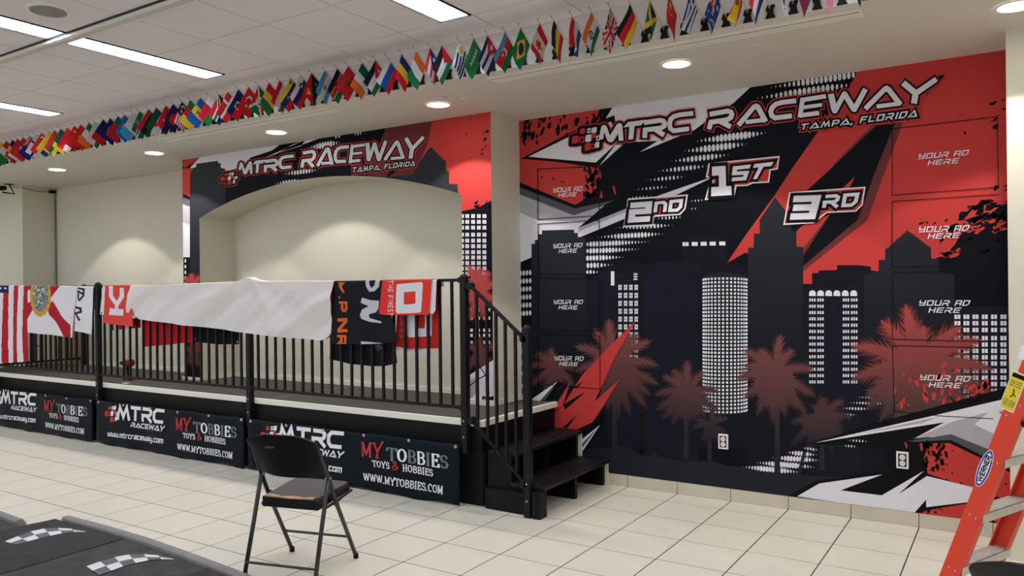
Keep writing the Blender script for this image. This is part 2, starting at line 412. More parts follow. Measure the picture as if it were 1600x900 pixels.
def palm(pr, name, c, tips, wd, m, trunk=None, seed=1, blob=None):
    rg = random.Random(seed); ps = []
    if trunk: pr.px([[(trunk[0], trunk[2]), (trunk[1], trunk[2]), (trunk[1]+1.5, trunk[3]), (trunk[0]-1.5, trunk[3])]], (name, seed), m)
    for t in tips: ps += frond(c, t, wd, rg, .16 if t[1] < c[1]+wd*1.5 else .05)
    if blob:
        n = 64; pl = []
        for i in range(n):
            th = 2*math.pi*i/n; low = max(0, math.sin(th)); k = 1 if i % 2 else .80-.10*low; k *= rg.uniform(.88, 1.06)
            pl.append((c[0]+blob[0]*math.cos(th)*k*(1-.15*low), c[1]+blob[2]+blob[1]*math.sin(th)*k*(1+.28*low)))
        ps.append(pl)
    pr.px(ps, (name, seed), m, micro=1e-6)
EMB = [('r', 135, 455, 172, 497), ('ow', 192, 453, 216, 491), ('w', 225, 446, 262, 490), ('r', 72, 513, 120, 572), ('or', 130, 518, 166, 566), ('w', 178, 503, 220, 560),
       ('r', 222, 488, 258, 532), ('ow', 262, 510, 289, 551), ('w', 292, 503, 316, 541), ('r', 172, 568, 210, 627), ('or', 218, 574, 246, 617), ('w', 253, 560, 282, 606)]
def emblem(quad, grow=0):
    """chequered tile emblem: list of (kind, polygon)"""
    TL, TR, BR, BL = quad; out = []
    def mp(x, y):
        u = (x-60)/260; v = 1-(y-440)/195
        return ((BL[0]*(1-u)+BR[0]*u)*(1-v)+(TL[0]*(1-u)+TR[0]*u)*v, (BL[1]*(1-u)+BR[1]*u)*(1-v)+(TL[1]*(1-u)+TR[1]*u)*v)
    for k, x0, y0, x1, y1 in EMB:
        g = grow; x0, y0, x1, y1 = x0-g, y0-g, x1+g, y1+g; s = (y1-y0)*.22; c = (x1-x0)*.22
        def shp(i): return [mp(*p) for p in ((x0+s+c+i, y0+i), (x1+s*.6-i, y0+i), (x1+s*.4-i, y1-c-i), (x1-c-i, y1-i), (x0+i, y1-i), (x0+s*.3+i, y0+c+i))]
        out.append((k, shp(0)))
        if k[0] == 'o' and not grow: out.append(('k', shp(8)))
    return out

# letters of the big title, traced as centre lines (points, stroke width); first MTRC, then RACEWAY
LET_A = [('p', [(937.6, 212), (940.6, 198.4), (943.6, 195.6), (947, 196), (949.2, 198.4), (954, 212.4), (964.8, 194.8), (968, 192.6), (971.6, 193.2), (973.4, 196.4), (975.2, 220), (968, 220.6), (966.8, 209), (959.6, 220.6), (956, 222.8), (952.4, 222), (950, 220), (945.2, 207), (943.2, 214)]),
 ('p', [(975, 199.6), (982.4, 191), (1010, 187.4), (1002.4, 196.2), (992.4, 197.4), (990.4, 217.6), (982.8, 218.6), (984.4, 198.2)]),
 ('s', [(1007, 192.2), (1032, 188.4), (1037.5, 189.6), (1039.6, 193), (1038.6, 197.5), (1033, 200.6), (1009, 203.4), (1008.2, 216)], 7.3), ('s', [(1022.4, 201), (1038.4, 211.6)], 7.8),
 ('s', [(1084, 177.4), (1062, 180), (1053.5, 182.5), (1048.5, 187.5), (1047, 195), (1048.6, 201.5), (1053.5, 204.8), (1077.5, 201.6)], 7.2)]
LET_B = [('s', [(1109.6, 179), (1138, 174), (1142.6, 175.4), (1144.4, 179), (1142.8, 184), (1137, 187.6), (1111.6, 191.4), (1108.6, 202.4)], 7.5), ('s', [(1126, 190), (1142.6, 198.6)], 8),
 ('s', [(1154.5, 196.2), (1180, 166.2)], 7.6), ('s', [(1184, 166), (1197, 190.6)], 8.2), ('s', [(1166, 191.3), (1198.4, 187.4)], 6.4), ('d', (1182.3, 167), 4.7),
 ('s', [(1244.6, 157.8), (1221, 160.8), (1212.5, 163.6), (1207.2, 168.6), (1205, 175), (1206.6, 181), (1211.5, 184.8), (1238, 181.6)], 7.4),
 ('s', [(1291, 150.8), (1255.4, 156.6)], 6.8), ('s', [(1255, 153.6), (1250.4, 184)], 7.2), ('s', [(1253, 168.8), (1285, 164.2)], 5.6), ('s', [(1251, 180.9), (1280.4, 177)], 6.8),
 ('s', [(1298.6, 147.2), (1304.6, 173.2)], 9.4), ('s', [(1305.5, 173.8), (1319.4, 147.5)], 7.4), ('s', [(1320.2, 147.5), (1334.6, 171)], 8.6), ('s', [(1335.5, 171.4), (1352.8, 139.6)], 8), ('d', (1305, 173.4), 4.6), ('d', (1320, 147.2), 4), ('d', (1335.2, 171), 4.5),
 ('s', [(1352.4, 170.6), (1383.4, 139.4)], 7.6), ('s', [(1387.4, 138.6), (1407.2, 164)], 8.4), ('s', [(1370, 167), (1408, 162)], 6.4), ('d', (1385.4, 139.2), 4.8),
 ('s', [(1411.4, 130), (1430, 145.4)], 9.6), ('s', [(1463.4, 124.2), (1431, 146.6)], 8), ('s', [(1431.4, 143), (1428.4, 162.2)], 9.4)]
def affine(src, dst):
    (x0, y0), (x1, y1), _, (x3, y3) = src; (a0, b0), (a1, b1), _, (a3, b3) = dst
    ux, uy, vx, vy = x1-x0, y1-y0, x3-x0, y3-y0; det = ux*vy-uy*vx
    def f(p):
        dx, dy = p[0]-x0, p[1]-y0; s_ = (dx*vy-dy*vx)/det; t_ = (ux*dy-uy*dx)/det
        return (a0+(a1-a0)*s_+(a3-a0)*t_, b0+(b1-b0)*s_+(b3-b0)*t_)
    return f
def traced(items, e, f=lambda p: p, k=1.0):
    out = []; e *= k
    for it in items:
        if it[0] == 'd': c = f(it[1]); out.append(ell(c[0], c[1], it[2]*k+e, it[2]*k+e, 14))
        elif it[0] == 's':
            pts = [f(p) for p in it[1]]; w = it[2]*k
            out += ribbon(pts, w+2*e, w+2*e, e*.7)
            for p in pts[1:-1]: out.append(ell(p[0], p[1], w/2+e, w/2+e, 12))
        else:
            pts = [f(p) for p in it[1]]; out.append(pts)
            if e:
                for a, b in zip(pts, pts[1:]+pts[:1]): out += ribbon([a, b], 2*e, 2*e); out.append(ell(b[0], b[1], e, e, 8))
    return out
# ------------------------------------------------------------------ room shell
YB = 5.88; Y1 = 5.42; YM = 5.86; ZS = 3.09; YE = 4.44; ZC = 3.34; DK = .64
XL = -11.42; XR = 4.2; YR = -5.0
# floor: grout bed with tiles as pieces
fl = box_struct('floor', (-14.5, YR, -.06), (XR, YB+.1, -.0016), 'grout')
TX, TY, TX0, TY0 = .4205, .4075, -2.2335, 3.977
cells = []
for i in range(-30, 16):
    for j in range(-22, 6):
        x0 = TX0+i*TX; y0 = TY0+j*TY; x1 = min(x0+TX, XR); y1 = min(y0+TY, 5.85)
        if x0 < -14.2 or y0 > 5.8 or y1 < YR+.02: continue
        c = proj(((x0+x1)/2, (y0+y1)/2, 0)); vis = 0
        hidden = (x1 < -3.6 and y0 > 4.9)
        if c and -60 < c[0] < 1660 and c[1] < 960 and not hidden: vis = 1/c[2]
        cells.append((vis, x0, y0, x1, y1))
cells.sort(reverse=True)
tile_me = {}
def tile_mesh(w, h):
    k = (round(w, 4), round(h, 4))
    if k not in tile_me:
        q = MB(); g = .0036; b = .0008
        x, y = w-g, h-g
        q.v = [(g, g, -.0014), (x, g, -.0014), (x, y, -.0014), (g, y, -.0014), (g, g, -.0005), (x, g, -.0005), (x, y, -.0005), (g, y, -.0005), (g+b, g+b, 0), (x-b, g+b, 0), (x-b, y-b, 0), (g+b, y-b, 0)]
        for f in ((0, 1, 5, 4), (1, 2, 6, 5), (2, 3, 7, 6), (3, 0, 4, 7), (4, 5, 9, 8), (5, 6, 10, 9), (6, 7, 11, 10), (7, 4, 8, 11), (8, 9, 10, 11)):
            q.f.append(f); q.m.append(q.mi('floor_tile'))
        o = q.build('tile', recalc=False); me = o.data; bpy.data.objects.remove(o); tile_me[k] = me
    return tile_me[k]
rest = MB(); nt_ = 0
for vis, x0, y0, x1, y1 in cells:
    if vis > 0 and nt_ < 298:
        o = bpy.data.objects.new('tile', tile_mesh(x1-x0, y1-y0)); COL.objects.link(o); o.parent = fl
        o.location = (x0, y0, rng.uniform(-.0001, .0001)); nt_ += 1
    else:
        rest.box((x0+.0036, y0+.0036, -.0014), (x1-.0036, y1-.0036, -.0001), 'floor_tile')
r_ = rest.build('tile_field', fl); r_['kind'] = 'stuff'
# walls
box_struct('wall_back', (XL-.1, YB, 0), (-3.6, YB+.12, 3.3), 'wall_paint')
box_struct('wall_left', (XL-.12, 5.437, 0), (XL, YB, 3.3), 'wall_paint')
box_struct('wall_left', (-14.5, 5.437, 0), (-11.704, 5.55, 3.3), 'wall_paint')
box_struct('trim_1', (-11.704, 5.437, 0), (XL-.12, 5.5, ZS), 'wall_paint')
box_struct('wall_recess', (-3.665, YM, 0), (0.02, YM+.14, 3.3), 'wall_paint')
box_struct('wall_right_pier', (-.033, Y1, 0), (XR, YM+.14, 3.3), 'wall_paint')
box_struct('wall_right', (XR, YR, 0), (XR+.1, YM, 3.6), 'wall_paint')
box_struct('wall_far_left', (-14.6, YR, 0), (-14.5, 5.55, 3.6), 'wall_paint')
# arch wall: front sheet with opening, reveal and side return
AX0, AX1, AZ = -7.543, -3.973, 2.425; apex = 2.715; OX0, OX1 = -7.836, -3.665
half = (AX1-AX0)/2; rise = apex-AZ; RAD = (half*half+rise*rise)/(2*rise); ACX = (AX0+AX1)/2; ACZ = apex-RAD
NA = 24
def arch_z(x): return ACZ+math.sqrt(max(0, RAD*RAD-(x-ACX)**2))
ax = [AX0+(AX1-AX0)*i/NA for i in range(NA+1)]
q = MB()
for y in (Y1,):
    q.box((OX0, Y1, DK+.0015), (AX0, YB+.02, ZS), 'wall_paint'); q.box((AX1, Y1, DK+.0015), (OX1, YB+.02, ZS), 'wall_paint')
for i in range(NA):
    a, b = ax[i], ax[i+1]
    q.hexa([(a, Y1, arch_z(a)), (b, Y1, arch_z(b)), (b, YB+.02, arch_z(b)), (a, YB+.02, arch_z(a)), (a, Y1, ZS), (b, Y1, ZS), (b, YB+.02, ZS), (a, YB+.02, ZS)], 'wall_paint')
o = q.build('wall_arch'); o['kind'] = 'structure'
# soffit and bulkhead
box_struct('ceiling_soffit', (-14.5, YE, ZS), (XR, YB+.12, ZS+.22), 'soffit_paint')
q = MB(); q.box((-14.5, YE-.012, ZS), (XR, YE, ZC+.04), 'fascia_paint'); o = q.build('wall_bulkhead'); o['kind'] = 'structure'
# ceiling: slab, panels as pieces, a dark channel
ce = box_struct('ceiling', (-14.5, YR, ZC+.012), (XR, YE+.05, ZC+.16), 'ceiling_slab')
PX = .6; GX0 = -5.26
lights = []
rows = [(2.87, 4.03), (1.60, 2.79), (-.9, .3), (-3.2, -2.0)]
cols = [GX0+2.4*k for k in range(-3, 4)]
for xr_ in cols:
    for (ya, yb) in rows: lights.append((xr_-.245, xr_-.005, ya, yb))
def in_light(x0, x1, y0, y1):
    for a, b, c, d in lights:
        if x0 < b-.02 and x1 > a+.02 and y0 < d-.02 and y1 > c+.02: return (a, b, c, d)
ys = [4.428, 4.035, 3.425, 2.872]; y = 2.79
while y > YR+.1: ys.append(y); y -= .605
ys = sorted(ys); rest = MB(); npan = 0
for i in range(-15, 17):
    x0 = GX0+i*PX; x1 = x0+PX
    if x1 > XR or x0 < -14.4: continue
    for j in range(len(ys)-1):
        y0, y1 = ys[j], ys[j+1]
        if abs(y0-2.79) < .01 and abs(y1-2.872) < .01: continue
        li = in_light(x0, x1, y0, y1); segs = [(x0, x1)]
        if li: segs = [(x0, li[0])] if li[0]-x0 > .05 else []
        for (a, b) in segs:
            c = proj(((a+b)/2, (y0+y1)/2, ZC)); g = .0034
            bx = ((a+g, y0+g, ZC), (b-g, y1-g, ZC+.014))
            if c and -80 < c[0] < 1680 and c[1] > -60 and npan < 290:
                p = MB(); p.box(*bx, 'ceiling_panel'); part(p, 'ceiling_panel', ce); npan += 1
            else: rest.box(*bx, 'ceiling_panel')
o = rest.build('ceiling_panel_field', ce); o['kind'] = 'stuff'
q = MB(); q.box((-14.4, 2.792, ZC-.03), (XR, 2.870, ZC+.012), 'white_trim'); q.box((-14.4, 2.812, ZC-.036), (XR, 2.850, ZC-.029), 'alu')
q.box((-14.4, 2.786, ZC-.014), (XR, 2.792, ZC+.012), 'frame_dark'); q.box((-14.4, 2.870, ZC-.020), (XR, 2.877, ZC+.012), 'frame_dark'); q.box((-14.4, 2.850, ZC-.0305), (XR, 2.856, ZC-.028), 'frame_dark')
tag(q.build('ceiling_track'), 'long white and dark metal channel crossing the tiled ceiling', 'ceiling track')
# fluorescent fixtures
fix_names = {(-5.26, 0): 'long strip light in ceiling beside round speaker, nearest the flags', (-5.26, 1): 'strip light cut by the left frame edge at the top left',
             (-2.86, 0): 'strip light at the top centre above the flags', (-7.66, 0): 'short-looking strip light at the far left over the flags'}
k = 0
for (a, b, c, d) in lights:
    key = None
    for kk in fix_names:
        if abs(kk[0]-(b+.005)) < .03 and rows[kk[1]][0] == c: key = kk
    pc = proj(((a+b)/2, (c+d)/2, ZC)); vis = pc and -150 < pc[0] < 1750 and pc[1] > -120
    if vis or key:
        lab = fix_names.get(key, 'recessed fluorescent strip light in the ceiling, number hidden beyond frame')
    e = empty('strip_light', ((a+b)/2, (c+d)/2, ZC), fix_names[key] if key else 'recessed strip light outside the picture, over the room', 'ceiling light', 'fluorescent strip lights in the tiled ceiling')
    q = MB(); t = .010
    q.box((a, c, ZC-.006), (a+t, d, ZC+.02), 'frame_dark'); q.box((b-t, c, ZC-.006), (b, d, ZC+.02), 'frame_dark')
    q.box((a, c, ZC-.006), (b, c+t, ZC+.02), 'frame_dark'); q.box((a, d-t, ZC-.006), (b, d, ZC+.02), 'frame_dark'); part(q, 'frame', e)
    q = MB(); q.box((a+t, c+t, ZC+.002), (b-t, d-t, ZC+.012), 'diffuser'); part(q, 'diffuser', e)
    if key:
        q = MB()
        for i in range(1, 6): q = MB(); yy = c+(d-c)*i/6; q.box((a+t, yy-.003, ZC-.002), (b-t, yy+.003, ZC+.002), 'diffuser_rib'); part(q, 'rib', e)
# ceiling speaker
e = empty('ceiling_speaker', (-4.935, 2.51, ZC), 'round grey ceiling speaker at top left beside the dark channel', 'speaker')
q = MB(); q.tube([(-4.935, 2.51, ZC-.008), (-4.935, 2.51, ZC)], [.118, .126], 'white_trim', 40); part(q, 'bezel', e, smooth=False)
q = MB(); q.tube([(-4.935, 2.51, ZC-.012), (-4.935, 2.51, ZC-.004)], .1, 'curb_grey', 40); part(q, 'grille', e)
# downlights in the soffit
dls = [(-9.6, 'furthest left'), (-7.66, 'second from the left'), (-5.76, 'left of the arch lettering'), (-3.86, 'above the arch right corner'), (-1.87, 'above the title of the big mural'), (.02, 'at the top right corner of the picture'), (1.95, 'outside the picture to the right')]
for x, nm in dls:
    e = empty('downlight', (x, 4.965, ZS), f'round recessed downlight {nm}', 'downlight', 'round downlights along the soffit')
    q = MB(); n = 32
    for i in range(n):
        a0 = 2*math.pi*i/n; a1 = 2*math.pi*(i+1)/n
        q.poly([(x+.108*math.cos(a0), 4.965+.108*math.sin(a0), ZS-.001), (x+.108*math.cos(a1), 4.965+.108*math.sin(a1), ZS-.001), (x+.088*math.cos(a1), 4.965+.088*math.sin(a1), ZS-.006), (x+.088*math.cos(a0), 4.965+.088*math.sin(a0), ZS-.006)], 'white_trim')
    part(q, 'trim_ring', e, recalc=False)
    q = MB(); q.disc((x, 4.965, ZS-.004), .089, 'down_lens', 32, (0, 0, -1)); part(q, 'lens', e, recalc=False)
    ld = bpy.data.lights.new('downlight_lamp', 'SPOT'); ld.energy = SPOT_POWER; ld.color = (1, .96, .90); ld.spot_size = math.radians(104); ld.spot_blend = .12; ld.shadow_soft_size = .05
    lo = bpy.data.objects.new('lamp', ld); COL.objects.link(lo); lo.location = (0, 0, -.012); lo.parent = e
for (u, v, nm) in ((727, 154, 'right of the downlight above the arch'), (1182, 72, 'right of the downlight above the big mural title'), (323, 223, 'left of the arch lettering'), (117, 257, 'at the far left of the soffit')):
    p = atZ(u, v, ZS); q = MB(); q.tube([p-Vector((0, 0, .008)), p], [.034, .044], 'soffit_paint', 24)
    tag(q.build('sprinkler_cover'), f'small round sprinkler cover {nm}', 'sprinkler cover', 'sprinkler covers in the soffit')
# slot diffusers along the soffit edge
for x0, x1, lab in ((-6.95, -4.63, 'long white slot air diffuser in the soffit edge, left one'), (-3.09, -.68, 'long white slot air diffuser in soffit edge above big mural')):
    e = empty('slot_diffuser', ((x0+x1)/2, 4.6, ZS), lab, 'air diffuser', 'slot diffusers in the soffit')
    q = MB(); q.box((x0, 4.53, ZS-.008), (x1, 4.66, ZS), 'white_trim'); part(q, 'frame', e)
    q = MB(); q.box((x0+.01, 4.565, ZS-.0085), (x1-.01, 4.572, ZS-.0075), 'frame_dark'); q.box((x0+.01, 4.615, ZS-.0085), (x1-.01, 4.62, ZS-.0075), 'frame_dark'); q.box((x0+.01, 4.575, ZS-.011), (x1-.01, 4.61, ZS-.008), 'curb_grey' if False else 'white_trim'); part(q, 'slot', e)
for (u, v, lab) in ((265, 218, 'left'), (680, 153, 'middle'), (772, 123, 'right')):
    p = atZ(u, v, ZS); q = MB(); q.box((p.x-.09, p.y-.035, ZS-.005), (p.x+.09, p.y+.035, ZS), 'soffit_paint')
    tag(q.build('access_cover', bevel=.003), f'small rectangular cover plate in the soffit edge, {lab} one', 'cover plate')
# baseboards
bb = None
q = MB(); q.box((-2.9, 5.853, 0), (-.033, YM, .088), 'grout'); bb = q.build('baseboard_recess'); bb['kind'] = 'structure'
x = TX0
xs_ = [-2.9] + [TX0+TX*i for i in range(-1, 6)] + [-.033]; xs_ = sorted(x for x in xs_ if -2.9 <= x <= -.03)
for a, b in zip(xs_, xs_[1:]):
    if b-a < .03: continue
    p = MB(); p.box((a+.002, 5.845, .001), (b-.002, 5.858, .092), 'base_tile'); part(p, 'tile', bb, bevel=.001)
box_struct('baseboard_back', (XL, YB-.014, DK), (OX0, YB, DK+.045), 'white_trim')
box_struct('baseboard_left', (XL, 5.437, DK), (XL+.014, YB-.014, DK+.045), 'white_trim')
q = MB(); q.box((OX0-.02, Y1-.016, DK), (AX0, Y1, DK+.03), 'white_trim'); q.box((AX1, Y1-.016, DK), (OX1+.016, Y1, DK+.045), 'white_trim'); q.box((OX1, Y1, DK), (OX1+.016, YM, DK+.045), 'white_trim')
q.box((AX0, YB-.014, DK), (AX1, YB, DK+.045), 'white_trim'); q.box((AX0, Y1, DK), (AX0+.014, YB, DK+.045), 'white_trim')
o = q.build('baseboard_arch'); o['kind'] = 'structure'
# ------------------------------------------------------------------ the big mural
big = empty('wall_mural', (-1.85, YM, 1.6), 'huge red, black and white skyline mural with palm trees and podium places', 'mural')
BR = [[(-3.662, .094), (-.033, .094), (-.033, 3.088), (-3.662, 3.088)]]
P = Print(YM, BR, big)
P.px([[(790, 150), (1600, 50), (1600, 860), (790, 760)]], 'background_sheet', 'm_navy')
# top left red and white wedges
P.px([[(800, 190), (938, 165), (930, 195), (893, 207), (818, 247), (800, 248)], [(800, 246), (820, 247), (870, 252), (935, 258), (940, 275), (934, 290), (925, 304), (898, 321), (811, 286), (800, 284)]], 'red_field', 'm_red')
P.px(splat(812, 178, 935, 215, 60, 4.2, 3, 2.2, .2)+splat(812, 215, 870, 240, 14, 2.2, 4, 2)+splat(912, 262, 937, 318, 42, 4.6, 5, 1.7)+splat(815, 255, 935, 300, 22, 1.8, 6), 'splatter', 'm_navy')
P.px(splat(925, 178, 945, 195, 10, 2.6, 7, 2.4), 'splatter', 'm_red')
P.px([[(957, 168), (1175, 134), (1146, 161), (1108, 186), (1085, 203), (999.6, 238), (1028, 220), (985, 222), (940, 196)]], 'white_blade', 'm_white')
P.px([[(814, 248), (893, 206), (960, 180), (968, 226), (932, 262), (870, 253)]], 'white_blade', 'm_black')
P.px([[(825.7, 244.8), (889, 214), (955, 190), (965, 222), (931, 254)], [(936.6, 259), (962, 226), (973, 226)]], 'white_blade', 'm_white')
# lower left arrow shapes
P.px([[(800, 280), (898, 320), (945, 300), (975, 305), (915, 360), (905, 374), (800, 415)]], 'grey_blade', 'm_black')
P.px([[(800, 299), (896.6, 336.5), (945, 320.5), (904, 355.5), (905, 371), (800, 415)], [(904, 356), (978, 326), (1045, 300), (1120, 274), (1060, 303), (978, 341), (905, 371)]], 'grey_blade', 'm_white')
P.px([[(800, 299), (896.6, 336.5), (945, 320.5), (915, 345), (842, 345), (800, 327)], [(904, 356), (978, 326), (1040, 301), (978, 331), (904, 362)]], 'grey_blade', 'm_grey')
P.px([[(800, 288), (898, 325.5), (959, 312.8), (944, 320.5), (896.6, 336.5), (800, 299)]], 'grey_blade', 'm_dkgrey')
P.px([[(936, 309), (940, 297), (942, 309)], [(957, 291), (960, 303), (963, 305), (960, 290)]], 'splatter', 'm_red')
# halftone dots, upper band
D = []
for a in ((1205, 136.5, 1369, 111.6, 3.0, 7.2), (1184, 153.4, 1337, 131.5, 3.0, 7.2), (1090, 220.3, 1196, 207.6, 3.1, 6.2), (1070, 236.3, 1166, 225, 2.9, 6.2), (1050, 252, 1138, 242, 2.4, 6.2), (1030, 267.3, 1104, 259.6, 2.0, 6.1), (1011, 281.6, 1071, 276, 1.6, 6), (992, 296.3, 1046, 291.6, 1.2, 6), (978, 309.3, 1022, 306.5, .8, 5.5), (1076, 314.5, 1102, 312.5, .9, 5.5), (1076, 326.5, 1092, 325.5, .7, 5.5),
          (1024, 341.5, 1068, 339, 1.3, 5.3), (963, 356, 1050, 352, 1.8, 5.3), (935, 370.5, 1035, 365.5, 2.2, 5.3)):
    D += dots(*a[:5], pitch=a[5], asp=2.0)
for x0, y0, x1, y1, r in ((917, 381.8, 1013, 377.7, 2.2), (917, 392.2, 998, 389.3, 2.2), (917, 403.3, 973, 401.8, 2.2), (917, 414.8, 956, 413.8, 2.2), (917, 425.5, 938, 425, 1.8)):
    D += dots(x0-9, y0+.4, x1, y1, r, 5.1, 2.0, .25)
for k in range(6): D += [ell(813.5+5.0*i, 427+12.6*k-.35*i, 1.9, 4.2) for i in range(4)]
P.px(D, 'halftone_dots', 'm_white', micro=1e-6)
# red field right, black slash and its shadow
P.px([[(1347, 100), (1600, 60), (1600, 500), (1480, 470), (1255, 470), (1255, 415), (1236, 400), (1190, 400), (1164, 395), (1136, 411), (1164, 369), (1210, 306), (1240, 260), (1277.5, 207), (1300, 170), (1325, 140)]], 'red_field', 'm_red')
P.px([[(1398.5, 192), (1411, 192), (1382, 270), (1355.5, 344), (1255, 424), (1255, 416), (1340.4, 343), (1367, 270)], [(1369, 195.6), (1302, 260), (1299, 260), (1363, 196)], [(1297, 335), (1255, 388), (1255, 402), (1300, 336)]], 'slash_shadow', 'm_shadow')
P.px([[(1369, 196), (1398.5, 192), (1367, 270), (1340.4, 343), (1255, 416), (1255, 400), (1297, 335), (1253, 353), (1244, 362), (1230, 362), (1237, 345), (1261, 297.5), (1302, 260)]], 'black_slash', 'm_navy')
P.px([[(1336, 276), (1317, 294), (1326, 296)]], 'black_slash', 'm_red')
# dark edge with splatter on the right
P.px([[(1462, 404), (1478, 397), (1492, 382), (1500, 368), (1520, 352), (1545, 338), (1562, 322), (1600, 306), (1600, 625), (1455, 640)]], 'dark_field', 'm_navy')
P.px(splat(1465, 345, 1576, 400, 46, 4.2, 11, 2.6, 1.1)+splat(1500, 312, 1576, 350, 46, 4.6, 12, 2.6, 1.15)+splat(1430, 335, 1500, 352, 6, 2.2, 13, 2.6, 1.1)+splat(1550, 150, 1574, 205, 12, 2.6, 14, 2.6, 1.2)+splat(1540, 290, 1574, 300, 7, 2.4, 15, 2.4, 1.2)+splat(1500, 160, 1525, 220, 4, 1.8, 16, 2, .8), 'splatter', 'm_navy')
P.px(splat(1458, 375, 1500, 402, 22, 3.6, 17, 2.4, 1.1)+splat(1500, 345, 1574, 362, 26, 3.4, 18, 2.6, 1.15), 'splatter', 'm_red')
# skyline
P.px([[(1251, 443), (1269, 444), (1269, 426.7), (1278.7, 426.7), (1278.7, 422.7), (1308, 421.7), (1308, 414.3), (1343, 414.3), (1361, 416.7), (1361, 422.7), (1373, 424), (1385, 424), (1385, 760), (1251, 760)],
      [(974, 415), (985, 408), (991, 408), (991, 398), (992, 408), (1000, 408), (1004, 412), (1009, 420), (1009, 700), (974, 700)],
      [(1065, 371), (1088, 369), (1088, 367), (1111, 367), (1111, 369), (1135, 369.3), (1136, 411), (1169, 420), (1169, 700), (1065, 700)]], 'dusk_building', 'm_dusk')
P.px([[(830.7, 760), (830.7, 381), (836, 381), (836, 374.7), (841, 374.7), (841, 366), (847, 366), (847, 360), (897, 358.7), (897, 364), (903, 364), (903, 370), (915, 372), (915, 433), (917, 434), (917, 720)],
      [(1169, 730), (1169, 387), (1178, 387), (1178, 365), (1187, 365), (1187, 343), (1189, 341), (1211, 308), (1227, 328.7), (1232, 340), (1236.5, 352), (1236.5, 361.5), (1244.5, 361.5), (1244.5, 385.5), (1255, 385.5), (1255, 740)],
      [(1350, 760), (1350, 430), (1373, 424), (1373, 406), (1383, 406), (1383, 389), (1390, 386)] + [p for i in range(8) for p in ((1390+3.5*i, 386-3.1*i), (1390+3.5*i, 383-3.1*i))] + [(1417.5, 361), (1418, 353), (1418.6, 361)] + [p for i in range(9) for p in ((1421+3.8*i, 363+2.9*i), (1424.6+3.8*i, 363+2.9*i))] + [(1455, 390), (1455, 404), (1467, 404), (1467, 425), (1488, 427), (1491, 430), (1491, 760)]], 'tower_building', 'm_tower')
P.px([[(915, 434), (936, 430), (940, 424), (951, 421.7), (951, 416), (963, 416), (963, 424), (972, 427), (985, 436), (985, 445), (999, 445), (999, 720), (915, 720)],
      [(1007, 414), (1020, 413), (1021, 409), (1076, 407), (1077, 411), (1093, 412), (1090, 430), (1090, 730), (1007, 730)],
      [(1256, 449), (1347, 447), (1347, 760), (1256, 760)], [(1491, 480), (1600, 480), (1600, 660), (1491, 660)]], 'slate_building', 'm_slate')
cy = [(1096.5, 700)] + [(1133+36.6*math.cos(math.pi*(1-i/16)), 437-11*math.sin(math.pi*i/16)) for i in range(17)] + [(1169.7, 700)]
P.px([cy], 'round_tower', 'm_tower')
wn = []
for i in range(16):
    th = math.pi*(i+.5)/16*.92+.13; x = 1133-35.2*math.cos(th); w = 3.5*abs(math.sin(th))**.5*.5
    for j in range(37):
        y = 437.5+j*5.62; sag = (450-y)/300*7*math.sin(th) - 4*math.sin(th)*(1 if y < 460 else 0)*0
        y -= sag+2.0*math.sin(th)*(1-j/37)
        wn.append(rect(x-w, y-1.75, x+w, y+1.75))
P.px([rect(1096.5, 436, 1170, 646)], 'round_tower', 'm_black', step=True)
P.px([[(1096.5, 437)] + [(1133+36.6*math.cos(math.pi*(1-i/16)), 437-11*math.sin(math.pi*i/16)) for i in range(17)] + [(1169.7, 442)] + [(1133+36.6*math.cos(math.pi*i/16), 441-6*math.sin(math.pi*i/16)) for i in range(17)]], 'round_tower', 'm_tower')
P.px(wn, 'round_tower', 'm_white')
wn = []
for x in (969, 977.7, 986, 994.3):
    for y in (449, 461.6, 474, 486.3, 498.6, 510.8, 523, 535, 547, 559):
        wn += [rect(x-2.6, y-4, x-.3, y-.3), rect(x+.3, y-4, x+2.6, y-.3), rect(x-2.6, y+.3, x-.3, y+4), rect(x+.3, y+.3, x+2.6, y+4)]
wn += [rect(954.7, 424, 960, 446)] + [rect(990.3, 427+4*i, 996, 429.4+4*i) for i in range(3)]
wn += [rect(a, 378.5-(a-1066)*.02, b, 384.5-(a-1066)*.02) for a, b in ((1066.7, 1070.8), (1071.6, 1076), (1081, 1090.3), (1095, 1104.3), (1109, 1118.5), (1124, 1133.5))]
for cx in (1269.5, 1282.2, 1295, 1307.7, 1320.8, 1334): wn.append([(cx-5.2, 462.5)] + [(cx+5.2*math.cos(math.pi*(1-i/8)), 458.5-5*math.sin(math.pi*i/8)) for i in range(9)] + [(cx+5.2, 462.5)])
for cx in (1269.5, 1282.2, 1322, 1334.8):
    for j in range(14):
        for d in (-3.7, 0, 3.7): wn.append(rect(cx+d-1.2, 466.3+9.85*j, cx+d+1.2, 471+9.85*j))
for cx in (1496, 1510, 1524.2, 1538.7, 1553.2, 1567.8):
    for y in (495, 505, 515.5, 528.3, 538.3, 548.2, 558.2, 568, 579.5, 590, 600, 611, 621):
        for d in (-2.55, 2.55): wn.append(rect(cx+d-2.05, y-3.4, cx+d+2.05, y+3.4))
for y in (512, 531, 545, 563, 580, 600): wn += [rect(812.5, y, 815.2, y+7), rect(815.9, y, 818.5, y+7)]
P.px(wn, 'window_grid', 'm_white')
P.px([rect(1289.5, 463, 1314, 600)], 'window_grid', 'm_slate')
